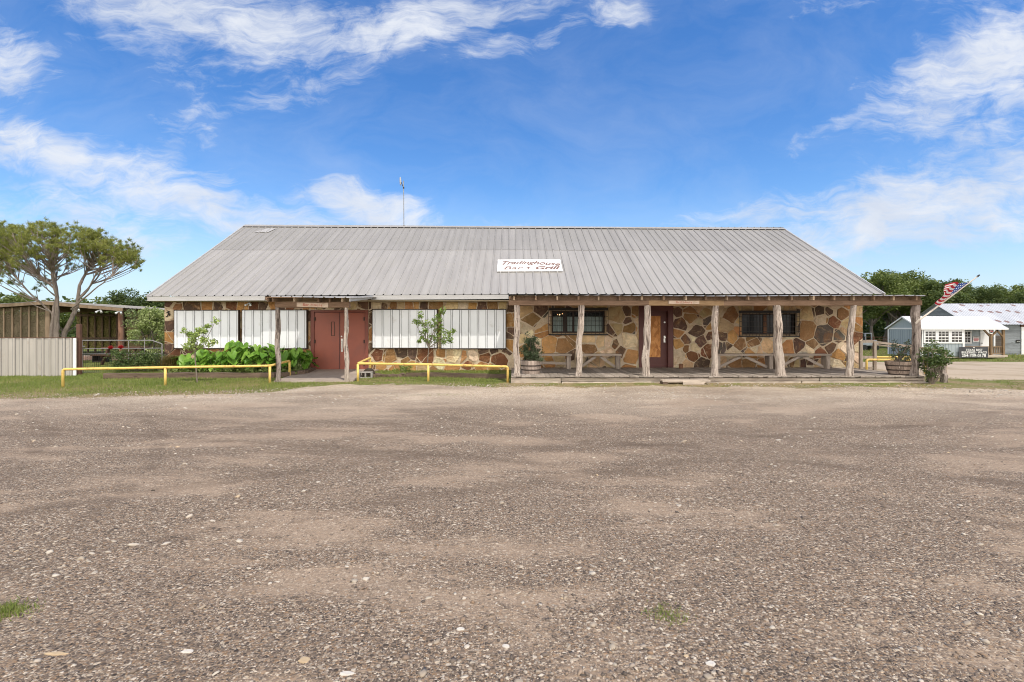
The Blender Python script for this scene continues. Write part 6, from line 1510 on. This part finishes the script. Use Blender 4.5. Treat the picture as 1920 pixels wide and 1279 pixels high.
me.polygons.foreach_set('use_smooth', [True] * len(fs)); link_mesh('cloth', me, flag_mat(), fg)

# ------------------------------------------------------------------ blue-grey portable shed with a porch
M_BLUE = pmat('blue_grey_siding', (0.34, 0.385, 0.415), (0.295, 0.34, 0.37), 2, 0.7, stretch=(9, 9, .3))
M_WTRIM = pmat('white_trim_paint', (0.74, 0.74, 0.74), (0.69, 0.69, 0.69), 4, 0.55)
M_WROOF = pmat('white_roof_metal', (0.66, 0.66, 0.65), (0.60, 0.60, 0.595), 2, 0.4)
M_DKGLASS = pmat('dark_window_glass', (0.035, 0.036, 0.040), (0.06, 0.055, 0.055), 2, 0.08, spec=.8)
M_TREATED = wood_mat('brown_treated_post', (0.255, 0.175, 0.105), (0.17, 0.11, 0.065), (0.1, 0.065, 0.04), 3, 2)
SD, SB = 33.0, 35.9
sx0, sxp, sx1 = wx(1727, SD), wx(1808, SD), wx(1884, SD); sg_ = -.38; sz = wz(615.5, SD)
shd = thing('portable_shed', (27, SD, sg_), 'small blue grey shed with a white metal roof and corner porch', 'shed')
ap = wz(594.5, (SD + SB) / 2); ym = (SD + SB) / 2; rec = SD + 1.3
mb = MB()
mb.box(sx0, sxp, SD, SB, sg_ + .12, sz); mb.box(sxp, sx1, rec, SB, sg_ + .12, sz)
for xa, xb in ((sx0, sx0 + .05), (sx1 - .05, sx1)): mb.add([(x, y, z) for x in (xa, xb) for y, z in ((SD, sz), (SB, sz), (ym, ap - .02))], [(0, 1, 2), (5, 4, 3), (0, 3, 4, 1), (1, 4, 5, 2), (2, 5, 3, 0)])
# board-and-batten grooves
x = sx0 + .1
gv = MB()
while x < sxp: gv.box(x, x + .012, SD - .006, SD - .001, sg_ + .14, sz - .02); x += .2
y = SD + .15
while y < SB: gv.box(sx0 - .006, sx0 - .001, y, y + .012, sg_ + .14, sz - .1); y += .2
mb.build('wall', M_BLUE, shd); gv.build('siding_groove', pmat('groove', (.11, .15, .18)), shd)
for s, nm in ((1, 'roof'), (-1, 'roof')):
    mb = MB(); ya = SD - .14 if s > 0 else SB + .14; za = sz - .02 - .14 * (ap - sz) / (ym - SD); V_ = Vector((0, ym - ya, ap - za))
    mb.sheet((sx0 - .14 if s > 0 else sx1 + .12, ya, za + .05), (s, 0, 0), V_, sx1 - sx0 + .26, V_.length, pitch=.23, h=.018, up=(0, -.3 * s, 1)); mb.build(nm, M_WROOF, shd)
mb = MB()
for ya, yb in ((SD - .14, ym), (SB + .14, ym)): mb.bar((sx0 - .12, ya, sz - .05), (sx0 - .12, yb, ap), .035, .08); mb.bar((sx1 + .1, ya, sz - .05), (sx1 + .1, yb, ap), .035, .08)
mb.bar((sx0 - .12, SD - .13, sz - .045), (sx1 + .1, SD - .13, sz - .045), .03, .09)
for xx in (sx0 - .012, ): mb.box(xx - .01, xx + .05, SD - .022, SD - .008, sg_ + .12, sz - .05)
mb.box(sx0 - .02, sx0 - .008, SD - .02, SD + .12, sg_ + .12, sz - .05); mb.box(sx0 - .02, sx0 - .008, SB - .12, SB + .01, sg_ + .12, sz - .05); mb.box(sx0, sx0 + .12, SD - .022, SD - .008, sg_ + .12, sz - .05); mb.box(sxp - .11, sxp + .01, SD - .022, SD - .008, sg_ + .12, sz - .05)
mb.box(sx0 - .022, sx0 - .01, SD + .13, SB - .13, sz - .06, sz + .03)
mb.build('trim', M_WTRIM, shd)
def swin(px0, px1, py0, py1, D, nx, ny):
    x0, x1, z0, z1 = wx(px0, D), wx(px1, D), wz(py1, D), wz(py0, D); w = .09
    mb = MB(); mb.box(x0, x0 + w, D - .05, D - .008, z0, z1); mb.box(x1 - w, x1, D - .05, D - .008, z0, z1); mb.box(x0 + w, x1 - w, D - .05, D - .008, z1 - w, z1); mb.box(x0 + w, x1 - w, D - .05, D - .008, z0, z0 + w); zc = (z0 + z1) / 2
    mb.box(x0 + w, x1 - w, D - .045, D - .01, zc - .03, zc + .03)
    for k in range(1, nx): x = x0 + w + (x1 - x0 - 2 * w) * k / nx; mb.box(x - .014, x + .014, D - .036, D - .012, z0 + w, zc - .03); mb.box(x - .014, x + .014, D - .036, D - .012, zc + .03, z1 - w)
    for a, b_ in ((z0 + w, zc - .03), (zc + .03, z1 - w)): mb.box(x0 + w, x1 - w, D - .033, D - .0125, (a + b_) / 2 - .014, (a + b_) / 2 + .014)
    o = mb.build('window', M_WTRIM, shd); mb = MB(); mb.box(x0 + w, x1 - w, D - .02, D - .004, z0 + w, z1 - w); mb.build('pane', M_DKGLASS, o)
swin(1731.5, 1756, 619, 644, SD, 3, 2); swin(1756.2, 1780.5, 619, 644, SD, 3, 2); swin(1780.7, 1805.5, 619, 644, SD, 3, 2)
RDp = rec; swin(1806, 1821, 620, 644.5, RDp, 2, 2)
mb = MB(); xd0, xd1 = wx(1837, RDp), wx(1856, RDp); mb.box(xd0, xd1, RDp - .05, RDp - .008, sg_ + .2, wz(619, RDp)); o = mb.build('door', M_WTRIM, shd); mb = MB(); mb.tube([(xd0 + .08, RDp - .06, .52), (xd0 + .08, RDp - .1, .52)], .03, 8); mb.build('handle', M_BLACK, o)
mb = MB(); mb.box(xd1 + .2, xd1 + .3, RDp - .06, RDp - .009, sg_ + .7, sz - .06); mb.build('trim', M_WTRIM, shd)
for px in (1858.5, 1882): 
    mb = MB(); x = wx(px, SD); mb.box(x - .06, x + .06, SD - .03, SD + .09, sg_ + .2, sz - .09)
    for s in (-1, 1):
        if px < 1870 or s < 0: mb.bar((x + s * .05, SD + .03, sz - .5), (x + s * .42, SD + .03, sz - .11), .07, .09)
    mb.build('post', M_TREATED, shd)
mb = MB(); mb.box(sxp + .01, sx1 + .1, SD - .1, rec - .01, sg_ + .1, sg_ + .2); mb.box(sx0 + .3, sx1 + .02, SD + .02, SD + .12, sg_ + .02, sg_ + .1); mb.build('deck', M_RIM, shd)
mb = MB(); xa, xb = wx(1861, SD), wx(1880, SD); mb.box(wx(1809, SD), xa - .16, SD, SD + .05, .30, .36); mb.box(xa, xb, SD, SD + .05, .30, .36); mb.box(xa, xb, SD, SD + .05, sg_ + .28, sg_ + .33); mb.box(wx(1809, SD), xa - .16, SD, SD + .05, sg_ + .28, sg_ + .33)
for k in range(10): x = wx(1846, SD) + k * .112; mb.box(x, x + .045, SD + .005, SD + .045, sg_ + .335, .295)
mb.build('railing', M_TREATED, shd)
# banner tied to the railing
M_BANNER = pmat('charcoal_banner', (0.052, 0.053, 0.060), (0.042, 0.043, 0.05), 4, .6); M_LETW = pmat('white_letters', (0.8, 0.8, 0.79))
D = SD - .14; x0, x1, z0, z1 = wx(1798, D), wx(1852.5, D), wz(671, D), wz(650.5, D); c = Vector(((x0 + x1) / 2, D, (z0 + z1) / 2))
bn = thing('banner', c, 'charcoal banner with bold white lettering tied to the shed railing', 'banner')
mb = MB(); n = 20; vs = []
for k in range(n + 1):
    x = x0 + (x1 - x0) * k / n; w = .012 * math.sin(k * 1.1); vs += [(x, D + w, z0), (x, D + w, z1 - .012 * math.sin(math.pi * k / n))]
mb.add(vs, [(2 * k, 2 * k + 2, 2 * k + 3, 2 * k + 1) for k in range(n)]); mb.build('cloth', M_BANNER, bn)
Mb = Matrix.Translation(c + Vector((0, -.03, 0))) @ Matrix.Rotation(math.radians(90), 4, 'X')
h = z1 - z0
lettering('TEXAS BEST', .185, Mb @ Matrix.Translation((0.02, .14, 0)), M_LETW, 'lettering', bn, bold=.003, spacing=1.06)
lettering('BUILDINGS - WACO', .185, Mb @ Matrix.Translation((0.02, -.01, 0)), M_LETW, 'lettering', bn, bold=.003, sx=.93)
lettering('254-709-0178', .25, Mb @ Matrix.Translation((0.0, -.20, 0)), M_LETW, 'lettering', bn, bold=.005, sx=1.02, spacing=1.04)
mb = MB(); mb.add([Mb @ Vector(p) for p in ((-.05, .27, 0), (.05, .27, 0), (.05, .30, 0), (0, .335, 0), (-.05, .30, 0))], [(0, 1, 2, 3, 4)]); mb.build('house_mark', M_LETW, bn)
# small signs
M_REDS = pmat('red_sign_ink', (0.45, 0.04, 0.05)); M_BLK = pmat('black_sign_ink', (0.015, 0.015, 0.016))
def small_sign(px0, px1, py0, py1, D, label, bars, rot=0):
    c = Vector((wx((px0 + px1) / 2, D), D, wz((py0 + py1) / 2, D))); w, h = (px1 - px0) / F * D / 2, (py1 - py0) / F * D / 2
    t = thing('shed_sign', c, label, 'sign'); Mx = Matrix.Translation(c) @ Matrix.Rotation(rot, 4, 'Y')
    mb = MB(); mb.box(-w, w, -.008, .008, -h, h, M=Mx); mb.build('board', M_WHITE, t)
    for mat_, a, b_, z0, z1 in bars: mb = MB(); mb.box(a * w, b_ * w, -.012, -.0085, z0 * h, z1 * h, M=Mx); mb.build('printed_band', mat_, t)
small_sign(1824, 1836, 630.5, 641.5, RDp - .06, 'white sign with red lines between the shed window and door', [(M_BLK, -.85, .85, .62, .9), (M_REDS, -.75, .75, .2, .42), (M_REDS, -.8, .8, -.2, 0), (M_REDS, -.7, .7, -.65, -.42)])
small_sign(1855.5, 1861.5, 620, 626, SD - .06, 'small tilted red and black sign on the shed porch post', [(M_REDS, -.9, .9, .35, .9), (M_BLK, -.8, .8, -.45, .2)], .25)

# ------------------------------------------------------------------ grey barn
M_BARNW = wood_mat('grey_barn_boards', (0.245, 0.265, 0.285), (0.17, 0.185, 0.20), (0.11, 0.115, 0.12), 2.2, 0, island=.12)
def rusty_mat():
    m, g, b = new_mat('galvanised_rust_spotted'); p = obj_pos(g)
    base = g.ramp(g.noise(g.sv(p, (1, .3, .3)), 1.5, 5), [(.3, (.40, .415, .45)), (.7, (.52, .535, .565))])
    v = g.n('ShaderNodeTexVoronoi', {'Vector': g.sv(p, (1.0, .9, .9)), 'Scale': 1.5, 'Randomness': .45})
    nz = g.noise(g.sv(p, (1.2, 5, 5)), 1.6, 5, .6)
    k = g.math('MULTIPLY', g.rng(g.math('ADD', v.outputs['Distance'], g.math('MULTIPLY', nz, .5)), .56, .46), .8)
    col = g.mix(k, base, (.17, .075, .045))
    m.node_tree.links.new(col, b.inputs['Base Color']); b.inputs['Roughness'].default_value = .5; return m
BD, BR_, BXL, BXR = 38.0, 40.8, 32.45, 62.0; bzg = -.5; bez = wz(606, BD); brz = wz(570.5, BR_)
bar_ = thing('grey_barn', (40, BD, bzg), 'long grey board barn with a rust spotted metal roof', 'barn')
mb = MB(); nb = 13
for k in range(nb): za, zb_ = bzg + (bez - bzg) * k / nb, bzg + (bez - bzg) * (k + 1) / nb - .012; mb.box(BXL, BXR, BD + .004 * (k % 2), BD + .1, za, zb_)
mb.box(BXL + .002, BXR - .002, BD + .02, BD + .09, bzg, bez)
ng = 22
for k in range(ng):
    za, zb_ = bzg + (brz - bzg) * k / ng, bzg + (brz - bzg) * (k + 1) / ng - .012
    def half(z): return BR_ - BD if z <= bez else (BR_ - BD) * (brz - z) / (brz - bez)
    ya, yb = half(za), half(zb_)
    mb.add([(BXL + dx, BR_ + s * h_, z) for dx in (0, .09) for z, h_ in ((za, ya - .01), (zb_, max(yb, .02) - .01)) for s in (-1, 1)], [(0, 2, 3, 1), (4, 5, 7, 6), (0, 1, 5, 4), (2, 6, 7, 3), (0, 4, 6, 2), (1, 3, 7, 5)])
mb.build('wall', M_BARNW, bar_)
for s in (1, -1):
    mb = MB(); ya = BR_ - s * (BR_ - BD + .25); za = bez - .25 * (brz - bez) / (BR_ - BD) + .03; V_ = Vector((0, BR_ - ya, brz + .04 - za))
    mb.sheet((BXL - .15 if s > 0 else BXR, ya, za), (s, 0, 0), V_, BXR - BXL + .15, V_.length, pitch=.2, h=.02, up=(0, -.4 * s, 1)); mb.build('roof', rusty_mat(), bar_)
mb = MB(); mb.box(wx(1914, BD), wx(1914, BD) + 3.2, BD - .06, BD - .012, bzg + .05, wz(613, BD)); 
for k in range(1, 6): mb.box(wx(1914, BD), wx(1914, BD) + 3.2, BD - .066, BD - .0605, bzg + k * .4, bzg + k * .4 + .02)
mb.build('garage_door', M_WTRIM, bar_)
mb = MB(); mb.box(wx(1912.5, BD), wx(1914, BD) + 3.3, BD - .07, BD - .011, wz(613, BD), wz(608.5, BD)); mb.build('door_header', M_RUSTPOST, bar_)
mb = MB(); 
for k in range(7): mb.box(wx(1862, BD), wx(1882, BD), BD - .07, BD - .03, wz(652, BD) + k * .125, wz(652, BD) + k * .125 + .115)
mb.build('boarded_window', wood_mat('dark_barn_boards', (.12, .1, .085), (.075, .062, .053), (.04, .034, .03), 3, 0), bar_)
x = wx(1908, BD); mb = MB(); mb.box(x - .15, x + .15, BD - .05, BD - .02, wz(642.5, BD), wz(637, BD)); o = mb.build('barn_plaque', M_BLK, bevel=.01); tag(o, 'small black plaque on the grey barn wall beside the white door', 'sign'); set_loc(o, (x, BD - .05, wz(640, BD)))
mb = MB(); mb.box(x - .11, x + .11, BD - .056, BD - .0505, wz(640.2, BD), wz(639.6, BD)); c_ = mb.build('printed_line', M_WTRIM, None); c_.parent = o; c_.data.transform(Matrix.Translation(-o.location))

# ------------------------------------------------------------------ vehicle and pipe fence under the trees
VD = 46.0; vx = wx(1623.5, VD); vz = tz(vx, VD)
vh = thing('utility_vehicle', (vx, VD, vz), 'small grey vehicle parked under the trees right of the building', 'vehicle')
M_VB = pmat('vehicle_grey', (.33, .37, .42), (.27, .30, .34), 3, .3); M_TYRE = pmat('tyre_rubber', (.02, .02, .02), (.03, .03, .03), 10, .9)
mb = MB(); mb.box(vx - .75, vx + .75, VD - .55, VD + .55, vz + .38, vz + .72); mb.box(vx + .25, vx + .7, VD - .5, VD + .5, vz + .721, vz + .86); mb.build('body', M_VB, vh, bevel=.06)
mb = MB(); mb.box(vx - .35, vx + .2, VD - .5, VD + .5, vz + 1.45, vz + 1.5)
for a in (-.33, .18):
    for b_ in (-.48, .48): mb.bar((vx + a, VD + b_, vz + .7), (vx + a, VD + b_, vz + 1.45), .04, .04)
mb.build('canopy_frame', M_VB, vh)
mb = MB(); mb.box(vx - .4, vx - .05, VD - .45, VD + .45, vz + .721, vz + .84); mb.box(vx - .45, vx - .35, VD - .45, VD + .45, vz + .841, vz + 1.2); mb.build('seat', M_TYRE, vh)
for a in (-.5, .5):
    for b_ in (-.5, .5):
        mb = MB(); mb.tube([(vx + a, VD + b_ - .1, vz + .25), (vx + a, VD + b_ + .1, vz + .25)], .25, 16); mb.build('wheel', M_TYRE, vh)
D = 48.0; fn = thing('pipe_fence', (wx(1650, D), D, tz(wx(1650, D), D)), 'dark low pipe fence crossing under the trees behind the shed', 'fence')
for k, px in enumerate(range(1560, 1760, 26)):
    x = wx(px, D); mb = MB(); mb.tube([(x, D, tz(x, D) - .1), (x, D, tz(x, D) + 1.15)], .05, 8); mb.build('post', M_RUSTPOST, fn)
for h_ in (.5, .85, 1.1):
    mb = MB(); xa, xb = wx(1560, D), wx(1750, D); mb.tube([(xa, D, tz(xa, D) + h_), (xb, D, tz(xb, D) + h_)], .035, 8); mb.build('rail', M_RUSTPOST, fn)
